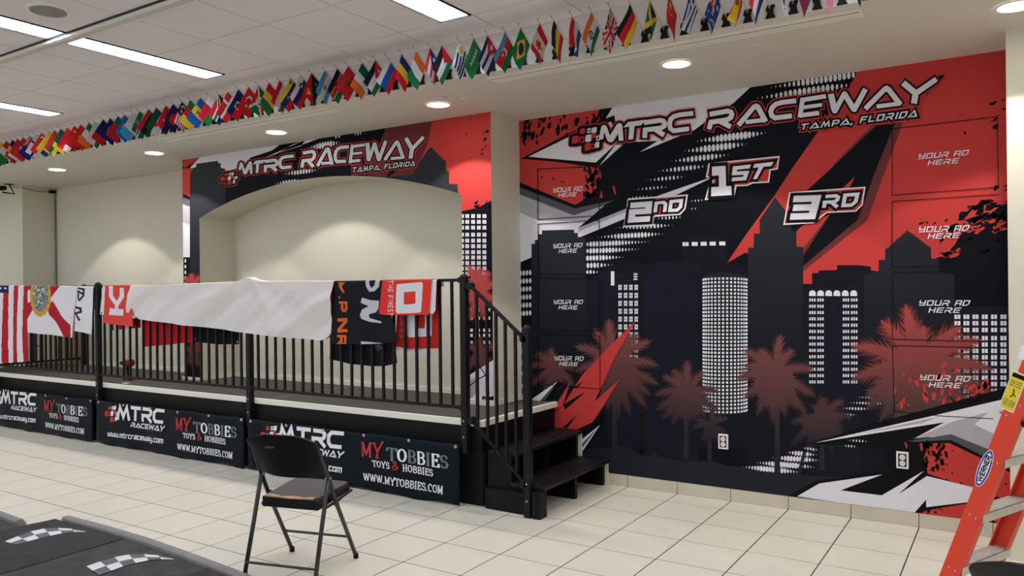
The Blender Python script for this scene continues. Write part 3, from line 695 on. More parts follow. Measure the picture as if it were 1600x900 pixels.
# mid halftone dots
D = []
for x0, y0, x1, y1, r in ((1374, 603.5, 1384, 603.5, .9), (1354, 612, 1388, 612.5, 1.1), (1338, 620.7, 1392, 621.5, 1.3), (1325, 629.2, 1390, 630.5, 1.4), (1314, 637.8, 1360, 639, 1.4), (1306, 646.5, 1339, 648.3, 1.2)):
    D += dots(x0, y0, x1, y1, r, 4.7, 1.6)
P.px(D, 'halftone_dots', 'm_white', micro=1e-6)
# palms
palm(P, 'palm_tree', (868, 572), [(859, 545), (838, 552), (829, 572), (897, 575), (896, 602), (850, 612), (829, 602), (875, 606), (885, 560)], 9, 'm_palm', None, 1, (17, 22, 10))
palm(P, 'palm_tree', (958, 568), [(951, 499), (929, 514), (899, 541), (900, 580), (985, 522), (998, 522), (1018, 533), (1029, 571), (1030, 601), (1016, 618), (1012, 640), (985, 650), (968, 655), (950, 640), (915, 600)], 12, 'm_palm', (957.5, 963.5, 620, 706), 2, (42, 44, 16))
palm(P, 'palm_tree', (1075, 612), [(1073.5, 564), (1099, 582), (1121, 611), (1121, 640), (1052, 578), (1036, 588), (1024, 617), (1026, 640), (1036, 654), (1050, 664), (1078, 652), (1103, 652), (1062, 650)], 10, 'm_palm', (1069.5, 1075, 640, 719), 3, (33, 28, 14))
palm(P, 'palm_tree', (1111, 664), [(1114, 637), (1127, 650), (1137, 653), (1134, 676), (1121, 688), (1098, 688), (1083, 668), (1088, 655), (1106, 692)], 7, 'm_palm', (1107, 1111.5, 670, 720), 4, (14, 12, 8))
palm(P, 'palm_tree', (1212, 583), [(1220, 523), (1239, 546), (1270, 577), (1275, 620), (1262, 652), (1187, 545), (1162, 547), (1152, 592), (1164, 572), (1163, 622), (1183, 650), (1208, 665), (1228, 652), (1190, 630), (1245, 640)], 12, 'm_palm', (1211.5, 1218, 640, 742), 5, (40, 36, 20))
palm(P, 'palm_tree', (1283, 652), [(1287, 621), (1318, 626), (1331, 652), (1325, 688), (1237, 662), (1236, 696), (1262, 706), (1302, 706), (1275, 632), (1316, 700)], 11, 'm_palm', (1282, 1288, 690, 735), 6, (36, 24, 14))
palm(P, 'palm_tree', (1432, 575), [(1415, 476), (1425, 500), (1377, 501), (1331, 541), (1330, 594), (1352, 640), (1375, 658), (1400, 664), (1445, 510), (1502, 511), (1534, 531), (1552, 578), (1556, 616), (1520, 636), (1490, 650), (1455, 655), (1425, 660), (1352, 620)], 20, 'm_palm_red', None, 8, (72, 62, 26))
P.px(splat(1395, 570, 1500, 650, 30, 4.2, 21, 2.0)+splat(1470, 600, 1560, 640, 50, 5, 22, 1.8, .4), 'splatter', 'm_red')
# ground band and red shard by the steps
P.px([[(905, 760), (905, 702), (940, 700), (957, 702), (964, 694), (980, 697), (1000, 710), (1018, 712.6), (1024, 705), (1026, 712), (1032, 704), (1031, 713), (1055, 719), (1111, 720), (1135, 726.7), (1180, 731), (1260, 742), (1330, 745), (1360, 770), (1300, 840), (905, 800)]], 'ground_band', 'm_ground')
P.px([[(834, 628), (872, 593), (880, 600), (850, 630), (866, 645), (882, 640), (905, 600), (925, 585), (938, 600), (910, 655), (940, 640), (948, 650), (905, 720), (860, 720), (834, 660)]], 'red_shard', 'm_navy')
P.px([[(994, 501), (955, 539), (909.5, 587), (899, 604), (880.6, 633), (855, 655), (855, 672), (900, 672), (927, 659), (940, 640), (968.7, 592.7), (929.7, 627.4), (940, 606), (958, 565)],
      [(862, 645), (892, 595.6), (880, 634)], [(905, 690), (912, 678), (905, 679)]], 'red_shard', 'm_red')
P.px([[(917, 611), (880, 632), (884, 640)], [(902.5, 647.6), (880, 668), (887, 669)], [(914, 593), (897, 606), (902, 607)]], 'red_shard', 'm_navy')
P.px([[(828, 626), (872, 595.6), (847, 624.5), (835, 632)], [(938.4, 663.5), (909.5, 686.6), (909.5, 707)]], 'red_shard', 'm_white')
P.px([[(845, 625), (872, 595.6), (853, 624.5)], [(938.4, 663.5), (911, 692), (910, 700)]], 'red_shard', 'm_dkgrey')
# lower right blades
P.px([[(1262, 693), (1400, 652), (1600, 598), (1600, 830), (1230, 790), (1237, 771), (1278, 750), (1340, 743), (1385, 735), (1385, 700)]], 'black_blade', 'm_black')
D = []
for x0, y0, x1, y1, r, pk in ((1324, 687.5, 1358, 689.5, 1.1, .5), (1317, 696, 1340, 697.5, 1.1, .5), (1254, 699.5, 1280, 703, 1.3, .5), (1230, 706.5, 1276, 710.5, 2.1, .5), (1208, 714.5, 1280, 719, 2.4, .5), (1184, 722.5, 1272, 729.5, 2.5, .5), (1162, 729, 1250, 737.5, 2.4, .5)):
    D += dots(x0, y0, x1, y1, r, 4.7, 1.9, pk)
P.px(D, 'halftone_dots', 'm_white')
P.px([[(1211.5, 700), (1218, 700), (1220, 742), (1210, 742)], [(1255, 705), (1260, 705), (1250, 750), (1243, 750)]], ('palm_tree', 99), 'm_ground')
P.px([[(1273, 691.7), (1470, 646.5), (1600, 616), (1600, 742), (1486, 682), (1432, 683), (1476, 659.4)]], 'white_blade', 'm_white')
P.px([[(1428, 685), (1490, 658), (1544.5, 643.6), (1523, 663), (1600, 700), (1600, 735), (1486, 679)], [(1340, 678), (1470, 650), (1440, 661)]], 'grey_blade', 'm_grey')
P.px([[(1418, 689), (1486, 678), (1600, 724), (1600, 744), (1486, 687), (1430, 690)]], 'grey_blade', 'm_dkgrey')
P.px([[(1452, 692), (1484, 692), (1600, 748), (1600, 790), (1500, 756), (1450, 740), (1444, 715)]], 'red_field', 'm_red')
P.px(splat(1444, 690, 1480, 735, 50, 4.2, 31, 1.7)+splat(1480, 700, 1575, 765, 34, 1.7, 32, 1.5)+splat(1478, 748, 1520, 760, 8, 2.6, 33, 1.2), 'splatter', 'm_black')
P.px([[(1437, 693), (1439, 704), (1442, 703), (1441, 692)], [(1413, 690), (1417, 702), (1418, 693)]], 'splatter', 'm_red')
P.px([[(1246, 775), (1280.7, 755), (1379, 741), (1313.5, 765.7), (1378, 773.5), (1443.5, 735.5), (1404, 771.7), (1448.7, 743.4), (1513, 759), (1545, 768), (1530, 782), (1447.4, 792), (1447.4, 780), (1427, 803)]], 'white_blade', 'm_white')
P.px([[(1432, 803), (1450, 796.5), (1520, 785), (1600, 772), (1600, 830)]], 'red_field', 'm_red')
P.px(splat(1440, 793, 1480, 802, 16, 3, 35, .8)+splat(1520, 785, 1575, 822, 44, 3.6, 36, 1.2, .7), 'splatter', 'm_black')
# advertising frames
def frame_line(pts, w=.8):
    out = []
    for a, b in zip(pts, pts[1:]): out += ribbon([a, b], w*1.5, w*1.5, .6)
    P.px(out, ('ad_frame', pts[0]), 'm_black', micro=3e-6)
frame_line([(1394.3, 305), (1394.3, 201.7), (1558, 182.7), (1560, 293), (1394.3, 305)])
frame_line([(1394.3, 417), (1394.3, 315), (1560, 304)]); frame_line([(1394.3, 417), (1467, 415.7)])
frame_line([(1394.6, 530), (1394.4, 426), (1490, 424)]); frame_line([(1394.6, 530), (1532.7, 533.4)])
frame_line([(1515.6, 542.7), (1394.6, 539.8), (1397.8, 642.5), (1475, 650), (1552, 654)])
for pts in ([(841, 264.4), (841, 343), (937, 337), (937, 260), (841, 264.4)], [(841.5, 350.4), (937, 344.3), (937, 428), (841.7, 428.5), (841.5, 350.4)], [(841.7, 434.5), (937, 435), (937.5, 517), (841.7, 515), (841.7, 434.5)], [(841.7, 521.7), (938, 525), (938.7, 607.8), (842, 599.7), (841.7, 521.7)]): frame_line(pts)
ADS = [([(865.5, 293.7), (911, 291), (910, 299), (864.8, 301)], [(874, 302), (902, 300), (900.7, 306.9), (873.3, 308.2)]),
       ([(866, 381), (911, 379.5), (910, 386.5), (865, 388)], [(874.5, 389.5), (902.5, 388.2), (901.5, 394.8), (873.5, 395.7)]),
       ([(866, 468.5), (911.5, 468.5), (911, 475), (865.5, 475)], [(874.5, 477), (903, 477), (902.5, 483.7), (873.5, 483.2)]),
       ([(867, 555.7), (912.5, 556.8), (912, 564), (867, 562.7)], [(875.5, 565), (904, 565.7), (903, 572.3), (874.5, 571.3)]),
       ([(1436, 240.7), (1514, 234.3), (1511.7, 243), (1434.3, 249.3)], [(1450.7, 251), (1499, 247), (1496.7, 255.5), (1449.3, 259)]),
       ([(1436, 354.3), (1515, 351.7), (1512, 361.3), (1435, 363.5)], [(1450.7, 365), (1500, 363.3), (1498, 372), (1449.3, 373.5)]),
       ([(1436.7, 469), (1516, 469), (1513, 478), (1435.7, 477.5)], [(1451.7, 480.3), (1501.7, 480.5), (1499, 489), (1450.7, 488.5)]),
       ([(1438, 585), (1517, 587.3), (1514, 596.6), (1437, 593.5)], [(1452, 596.6), (1502, 598), (1500, 606.5), (1451, 604.6)])]
for i, (a, b) in enumerate(ADS): P.px(text_polys('VOUR QD', a, .2, gap=.22, th=.17, slant=.12)+text_polys('HERE', b, .2, gap=.22, th=.17, slant=.12), ('ad_lettering', i), 'm_white', micro=3e-6)
# titles
def title(PP, emq, fa, fb, q3, k=1.0, nm='raceway_title'):
    for e, ex, m_ in ((5.1, .205, 'm_red'), (3.3, .135, 'm_navy'), (0, 0, 'm_white')):
        L = traced(LET_A, e, fa, k)+traced(LET_B, e, fb, k)
        if ex:
            L += text_polys('TAMPA, FLORIDA', q3, .2, gap=.3, th=.2, extra=ex*2.3, slant=.2)
            for kk, p in emblem(emq, 10):
                L.append(p)
                for a, b in zip(p, p[1:]+p[:1]): L += ribbon([a, b], 2*e*k*.8, 2*e*k*.8); L.append(ell(b[0], b[1], e*k*.8, e*k*.8, 8))
        else: L += text_polys('TAMPA, FLORIDA', q3, .24, gap=.3, th=.2, slant=.2)
        PP.px(L, nm, m_, micro=1e-6)
    for kk, p in emblem(emq):
        if kk != 'k': PP.px([p], nm, {'r': 'm_red', 'w': 'm_white', 'ow': 'm_white', 'or': 'm_red'}[kk], step=False)
    PP.step()
    PP.px([p for kk, p in emblem(emq) if kk == 'k'], nm, 'm_navy')
QA, QB = [(941, 197), (1085, 177), (1073, 205), (946, 229)], [(1110, 175.5), (1465, 123.5), (1440, 162), (1105, 204)]
same = lambda p: p
def ebox(x0, y0, s): # emblem placed from its own traced frame
    return [(x0+60*s, y0+440*s), (x0+320*s, y0+440*s), (x0+320*s, y0+635*s), (x0+60*s, y0+635*s)]
P.px([[(1452, 122), (1477, 117), (1449, 148), (1440, 140)]], 'raceway_title', 'm_navy')
title(P, ebox(880, 110, .2), same, same, [(1251, 194.5), (1434, 172), (1432, 183), (1251, 203.5)])
# podium places
def podium(outer, glyphs, nm):
    def shrink(pl, d):
        # offset inward
        cxx = sum(p[0] for p in pl)/len(pl); n = len(pl); out = []
        A = sum(pl[i][0]*pl[(i+1) % n][1]-pl[(i+1) % n][0]*pl[i][1] for i in range(n)); sg = 1 if A > 0 else -1
        for i in range(n):
            a, p, b = pl[i-1], pl[i], pl[(i+1) % n]
            d1 = (p[0]-a[0], p[1]-a[1]); d2 = (b[0]-p[0], b[1]-p[1]); l1 = math.hypot(*d1); l2 = math.hypot(*d2)
            n1 = (-d1[1]/l1*sg, d1[0]/l1*sg); n2 = (-d2[1]/l2*sg, d2[0]/l2*sg); k = 1+n1[0]*n2[0]+n1[1]*n2[1]
            k = max(k, .35); out.append((p[0]+(n1[0]+n2[0])/k*d, p[1]+(n1[1]+n2[1])/k*d))
        return out
    P.px([outer], nm, 'm_white'); P.px([shrink(outer, 2.2)], nm, 'm_red')
    for ex, m_ in ((.14, 'm_black'), (0, 'm_white')):
        L = []
        for txt, q, t, g in glyphs: L += text_polys(txt, q, t, gap=g, th=t*.92, extra=ex*(1 if len(txt) == 1 else 1.35))
        P.px(L, nm, m_, micro=3e-6)
podium([(982, 310.5), (1076, 304), (1072, 327), (1064, 336), (1023, 339), (1021, 353), (975, 355)], [('2', [(986, 317), (1020, 314.5), (1017, 346), (982, 348)], .3, .1), ('ND', [(1025, 316), (1067.6, 311.5), (1065, 330), (1022.7, 332)], .3, .24)], 'second_place')
podium([(1108, 255.4), (1219, 244), (1216, 265), (1205, 266.8), (1202.4, 285.7), (1177, 287), (1168, 291), (1151.6, 291.5), (1148, 309.6), (1102, 313), (1108, 291), (1113, 290), (1115, 279), (1103.5, 277.5)], [('1', [(1113, 262), (1142, 260), (1144, 303), (1112, 305)], .36, .1), ('ST', [(1147, 261), (1209, 254), (1194.5, 279), (1144, 283)], .28, .2)], 'first_place')
podium([(1233.8, 300.6), (1353, 292), (1348.4, 320.7), (1338, 331), (1293, 333), (1272, 349), (1224.5, 351.8)], [('3', [(1241, 307), (1283.6, 305.6), (1274, 342), (1234.7, 343)], .3, .1), ('RD', [(1288, 305.6), (1343, 301.6), (1338, 322.4), (1286, 325)], .28, .24)], 'third_place')
P.build({'first_place': 'white 1ST with red outline', 'second_place': 'white 2ND with red outline', 'third_place': 'white 3RD with red outline', 'raceway_title': 'white MTRC RACEWAY title with red outline'})
# ------------------------------------------------------------------ the arch mural
am = empty('arch_mural', (-5.75, Y1, 2.9), 'red and black raceway mural framing the white arched niche', 'mural')
cl = [[(OX0, DK+.03), (AX0, DK+.03), (AX0, ZS), (OX0, ZS)], [(AX1, DK+.045), (OX1, DK+.045), (OX1, ZS), (AX1, ZS)]]
for i in range(NA): a, b = ax[i], ax[i+1]; cl.append([(a, arch_z(a)), (b, arch_z(b)), (b, ZS), (a, ZS)])
Q = Print(Y1, cl, am)
Q.px([rect(270, 150, 790, 680)], 'background_sheet', 'm_navy')
Q.px([[(280, 252), (320, 244), (288, 262.5)], [(280, 264), (302, 262), (302, 310), (280, 300)]], 'red_field', 'm_red')
Q.px([[(318, 240), (403, 225), (440, 224), (425, 235), (392, 246), (375, 262), (344, 270), (297, 262)], [(478, 218), (500, 216), (433, 240), (415, 246)], [(457, 226), (478, 218), (470, 228), (433, 240)]], 'white_blade', 'm_white')
Q.px([[(280, 305), (297, 313), (297, 323), (280, 317)]], 'white_blade', 'm_dkgrey')
Q.px([[(280, 317), (297, 323), (297, 402), (290, 402), (280, 402)]], 'white_blade', 'm_white')
Q.px([[(280, 317), (297, 323), (297, 352), (280, 345)]], 'white_blade', 'm_grey')
Q.px([[(296.7, 620), (296.7, 275), (299, 268), (302, 262), (306.7, 261), (306.7, 256), (340, 251.3), (341, 255), (345, 255), (345, 262), (352, 264), (352, 345), (325, 345), (312, 345), (312, 620)]], 'tower_building', 'm_tower')
Q.px([[(603, 200), (690, 185), (664, 235), (640, 262), (612, 262), (600, 285), (572, 280)]], 'red_field', 'm_shadow')
Q.px([[(675, 190), (790, 170), (790, 311), (767, 314), (745, 325), (721, 330), (716, 300), (640, 290), (655, 250), (664, 222)]], 'red_field', 'm_red')
Q.px([[(667, 197), (675, 190), (668, 227), (645, 273), (606, 278), (640, 250), (660, 225)]], 'black_slash', 'm_shadow')
Q.px([[(610, 276), (645, 273), (653, 257), (671.7, 230)] + [p for i in range(6) for p in ((673+3.8*i, 231+3.8*i), (676.8+3.8*i, 231+3.8*i))] + [(697, 254), (697, 267), (702, 268), (702, 287), (715, 288), (716, 310), (600, 310)]], 'tower_building', 'm_tower')
Q.px(splat(752, 200, 766, 240, 12, 2.4, 41, 1.6, .9)+splat(725, 205, 766, 250, 5, 1.2, 42)+splat(742, 314, 768, 328, 14, 2.4, 43, 1.6, .9), 'splatter', 'm_navy')
D = dots(483, 231, 530, 222.5, 2.2, 4.4, 2.4)+dots(520, 213.5, 535, 211, 1.6, 4.4, 2.4)+dots(551, 210, 568, 207.5, 1.2, 4.4, 2)+dots(443, 272, 497, 265.5, 1.7, 4.4, 2.2)+dots(430, 287.5, 474, 281.5, 1.7, 4.4, 2.2)+dots(498, 284, 520, 280, 1.2, 4.4, 2)
Q.px(D, 'halftone_dots', 'm_white')
wn = []
for cx in (722, 730.2, 739.3, 748.3, 757):
    for y in (337.7, 346.7, 355.7, 366.7, 376, 384.7, 394, 402.3, 411, 419.5, 428, 437):
        for d in (-1.55, 1.55): wn.append(rect(cx+d-1.3, y-3, cx+d+1.3, y+3))
for cx in (737, 748, 757, 764):
    for y in (484, 497, 516, 524, 535): wn.append(rect(cx-2, y-2.4, cx+2, y+2.4))
wn += [rect(724+5*i, 493+8*j, 727+5*i, 498+8*j) for i in range(2) for j in range(2)]
for j in range(9): wn.append(rect(288.5, 405+9*j, 291, 410+9*j))
Q.px(wn, 'window_grid', 'm_white')
palm(Q, 'palm_tree', (748, 460), [(750, 418), (733, 415), (722, 440), (764, 424), (775, 440), (775, 470), (722, 470), (735, 500), (760, 500)], 10, 'm_palm_red', (743, 748, 480, 560), 51, (20, 18, 5))
palm(Q, 'palm_tree', (750, 555), [(748, 528), (735, 540), (770, 540), (770, 570), (730, 575)], 9, 'm_palm', None, 52, (17, 14, 6))
palm(Q, 'palm_tree', (301, 448), [(299, 428), (289, 434), (313, 432), (318, 450), (285, 455)], 7, 'm_palm_red', None, 53, (12, 10, 4))
palm(Q, 'palm_tree', (303, 548), [(300, 522), (312, 530), (318, 548), (290, 545), (296, 570), (312, 572)], 9, 'm_palm_red', None, 54, (9, 16, 6))
Q.px([[(735, 585), (775, 560), (775, 618), (765, 620), (752, 626), (735, 628)]], 'white_blade', 'm_white')
Q.px([[(735, 594), (745, 588), (748, 606), (738, 622), (735, 622)]], 'white_blade', 'm_grey')
Q.px(ribbon([(745, 566), (757, 583), (763, 596)], 1.6, 1.6)+ribbon([(735, 602), (748, 592), (765, 583)], 1.8, 1.8)+splat(752, 612, 766, 624, 5, 3, 55, 2), 'splatter', 'm_navy')
title(Q, ebox(337, 221, .108), affine(QA, [(375, 254.5), (460, 243.5), (454, 267), (378, 277)]), affine(QB, [(474, 236), (663, 213.5), (650, 241.5), (470, 263)]), [(550.7, 261.7), (649, 251.5), (648, 259), (550.7, 270)], .68)
Q.build({'raceway_title': 'white MTRC RACEWAY title with red outline'})
# wall outlets
for (u, v, lab) in ((1130, 690, 'white wall outlet by the small palm trees in the big mural'), (1410, 719, 'white wall outlet between black and red mural blades')):
    p = atY(u, v, YM-.02); e = empty('wall_outlet', (p.x, YM-.02, p.z), lab, 'outlet', 'electric outlets on the mural wall')
    q = MB(); q.box((p.x-.037, YM-.025, p.z-.056), (p.x+.037, YM-.008, p.z+.056), 'white_trim'); part(q, 'cover_plate', e, bevel=.002)
    q = MB(); q.box((p.x-.026, YM-.0255, p.z-.044), (p.x+.026, YM-.0248, p.z+.044), 'frame_dark'); part(q, 'dark_gap', e)
    for s in (-1, 1):
        q = MB(); q.tube([(p.x, YM-.028, p.z+s*.020), (p.x, YM-.024, p.z+s*.020)], .018, 'white_trim', 16)
        q.box((p.x-.008, YM-.0286, p.z+s*.020-.004), (p.x-.005, YM-.0279, p.z+s*.020+.006), 'black_metal'); q.box((p.x+.005, YM-.0286, p.z+s*.020-.004), (p.x+.008, YM-.0279, p.z+s*.020+.006), 'black_metal'); part(q, 'socket', e)
# ------------------------------------------------------------------ stage
SX0, SX1, SY0 = -10.66, -3.30, 4.748
st = empty('stage', (-7, 5.2, 0), 'low black stage with grey carpet deck and white front edge, under the arch', 'stage')
q = MB(); q.box((SX0, SY0+.03, DK-.03), (SX1-.02, YB-.016, DK), 'deck_carpet')
o = part(q, 'deck', st)
q = MB(); q.box((SX0, SY0, DK-.045), (SX1, SY0+.032, DK+.003), 'white_trim'); part(q, 'front_edge', st, bevel=.004)
q = MB(); q.box((SX1-.035, SY0+.03, DK-.04), (SX1, YM-.005, DK+.006), 'white_trim'); part(q, 'side_edge', st, bevel=.004)
q = MB(); q.box((SX0, SY0+.012, DK-.21), (SX1-.03, SY0+.05, DK-.046), 'black_board'); part(q, 'fascia', st)
q = MB(); q.box((SX0, SY0+.04, .0), (SX1-.04, SY0+.06, DK-.21), 'black_board'); part(q, 'skirt', st)
q = MB(); q.box((SX1-.05, SY0+.05, .0), (SX1-.028, YM-.005, DK-.041), 'black_board'); part(q, 'side_panel', st)
for x in (-8.1, -5.7): 
    q = MB(); q.box((x, SY0+.04, DK+.0005), (x+.012, YB-.02, DK+.002), 'curb_grey'); part(q, 'seam', st)
# railing
def baluster_mesh(h):
    q = MB(); q.box((-.0095, -.0095, 0), (.0095, .0095, h), 'black_metal'); o = q.build('baluster'); me = o.data; bpy.data.objects.remove(o); return me
def post_mb(x, y, z0, z1, w=.026):
    q = MB(); q.box((x-w, y-w, z0), (x+w, y+w, z1), 'black_metal'); return q
def add_post(x, y, z0, z1, root, holes=True, cap='ball'):
    po = part(post_mb(x, y, z0, z1), 'post', root, bevel=.004)
    q = MB(); q.tube([(x, y, z1-.004), (x, y, z1+.006), (x, y, z1+.014), (x, y, z1+.026), (x, y, z1+.031)], [.034, .034, .030, .018, .003], 'black_metal', 16); part(q, 'cap', po, smooth=False)
    for z in (z0+.12, z0+.24):
        q = MB(); q.tube([(x, y-.030, z), (x, y-.024, z)], .008, 'steel', 8); part(q, 'bolt', po)
    return po
ra = empty('stage_railing', (-7, 4.72, DK), 'long black metal railing with many thin balusters along the stage front', 'railing')
RY = 4.72; pxs = [-10.62, -8.32, -5.86, -3.445]
for x in pxs: add_post(x, RY, .40, 1.70, ra)
bme = baluster_mesh(1.678-.745)
off = Vector(ra.location)
for a, b in zip(pxs, pxs[1:]):
    q = MB(); q.box((a+.02, RY-.016, 1.672), (b-.02, RY+.016, 1.695), 'black_metal'); part(q, 'top_rail', ra, bevel=.004)
    q = MB(); q.box((a+.02, RY-.012, .722), (b-.02, RY+.012, .748), 'black_metal'); part(q, 'bottom_rail', ra, bevel=.003)
    n = 20
    for i in range(1, n+1):
        o = bpy.data.objects.new('baluster', bme); COL.objects.link(o); o.parent = ra; o.location = Vector((a+(b-a)*i/(n+1), RY, .745))-off
    for x, s in ((a+.034, 1), (b-.034, -1)):
        for z in (1.683, .735):
            q = MB(); q.box((x-.012, RY-.022, z-.020), (x+.012, RY+.022, z+.020), 'black_metal'); part(q, 'bracket', ra, bevel=.003)
# side railing at the far left end of the stage
sr = empty('side_railing', (-10.62, 5.3, DK), 'short black railing closing the far left end of the stage', 'railing')
q = MB(); q.box((-10.636, 4.75, 1.672), (-10.604, 5.84, 1.695), 'black_metal'); part(q, 'top_rail', sr)
q = MB(); q.box((-10.636, 4.75, .722), (-10.604, 5.84, .748), 'black_metal'); part(q, 'bottom_rail', sr)
off = Vector(sr.location)
for i in range(1, 10):
    o = bpy.data.objects.new('baluster', bme); COL.objects.link(o); o.parent = sr; o.location = Vector((-10.62, 4.74+1.08*i/10, .745))-off
add_post(-10.62, 5.832, DK+.002, 1.70, sr)
# stair railing
sl = empty('stair_railing', (-2.9, 4.72, 0), 'sloping black metal railing beside the stage steps', 'railing')
off = Vector(sl.location)
add_post(-2.903, RY, .0, 1.33, sl)
def sbar(x0, z0, x1, z1, h, w, nm):
    q = MB(); q.hexa([(x0, RY-w, z0-h), (x1, RY-w, z1-h), (x1, RY+w, z1-h), (x0, RY+w, z0-h), (x0, RY-w, z0+h), (x1, RY-w, z1+h), (x1, RY+w, z1+h), (x0, RY+w, z0+h)], 'black_metal'); part(q, nm, sl, bevel=.003)
xt0, zt0, xt1, zt1 = -3.389, 1.64, -2.925, 1.26
xb0, zb0, xb1, zb1 = -3.389, .645, -2.93, .235
sbar(xt0, zt0, xt1, zt1, .013, .017, 'top_rail'); sbar(xb0, zb0, xb1, zb1, .013, .014, 'bottom_rail')
for x in (-3.335, -3.245, -3.165, -3.085, -3.0):
    zb = zb0+(zb1-zb0)*(x-xb0)/(xb1-xb0); zt = zt0+(zt1-zt0)*(x-xt0)/(xt1-xt0)
    q = MB(); q.box((x-.0095, RY-.0095, zb), (x+.0095, RY+.0095, zt), 'black_metal'); part(q, 'baluster', sl)
for x, z in ((xt0, zt0), (xt1, zt1), (xb0, zb0), (xb1, zb1)):
    q = MB(); q.tube([(x, RY-.026, z), (x, RY+.026, z)], .027, 'black_metal', 14); part(q, 'hinge_bracket', sl)
# steps
sp = empty('stage_steps', (-3.0, 5.3, 0), 'black painted wooden steps of two planked treads beside the big mural', 'steps')
def plank(x0, x1, y0, y1, z, root=sp):
    q = MB(); q.box((x0, y0, z-.026), (x1, y1, z), 'black_wood'); part(q, 'plank', root, bevel=.004)
for k in range(4): plank(-3.296+.063*k, -3.296+.063*k+.058, 4.79, YM-.008, .425+rng.uniform(-.001, .001))
for k in range(4): plank(-3.08+.073*k, -3.08+.073*k+.068, 4.76, YM-.04, .213+rng.uniform(-.001, .001))
for y0, y1 in ((4.79, 4.83), (5.30, 5.34), (5.78, 5.82)):
    q = MB(); q.box((-3.296, y0, .001), (-3.09, y1, .398), 'black_board'); part(q, 'support_board', sp)
    q = MB(); q.box((-3.085, y0, .001), (-2.845, y1, .186), 'black_board'); part(q, 'support_board', sp)
q = MB(); q.box((-3.10, 5.822, .05), (-3.065, 5.852, .398), 'wall_paint'); part(q, 'end_batten', sp)
q = MB(); q.box((-2.85, 5.822, .001), (-2.82, 5.843, .19), 'wall_paint'); part(q, 'end_batten', sp)
q = MB(); q.box((-3.296, 4.75, .001), (-2.93, 4.785, .155), 'black_board'); part(q, 'base_beam', sp, bevel=.003)
q = MB(); q.box((-2.865, 4.70, .001), (-2.80, 4.80, .185), 'black_board'); part(q, 'corner_block', sp, bevel=.003)
q = MB(); q.box((-3.29, 4.83, .02), (-3.06, 4.85, .39), 'black_board'); part(q, 'end_panel', sp)
for z in (.05, .13):
    q = MB(); q.tube([(-2.845, 4.694, z), (-2.845, 4.702, z)], .016, 'black_metal', 12); part(q, 'bolt', sp)
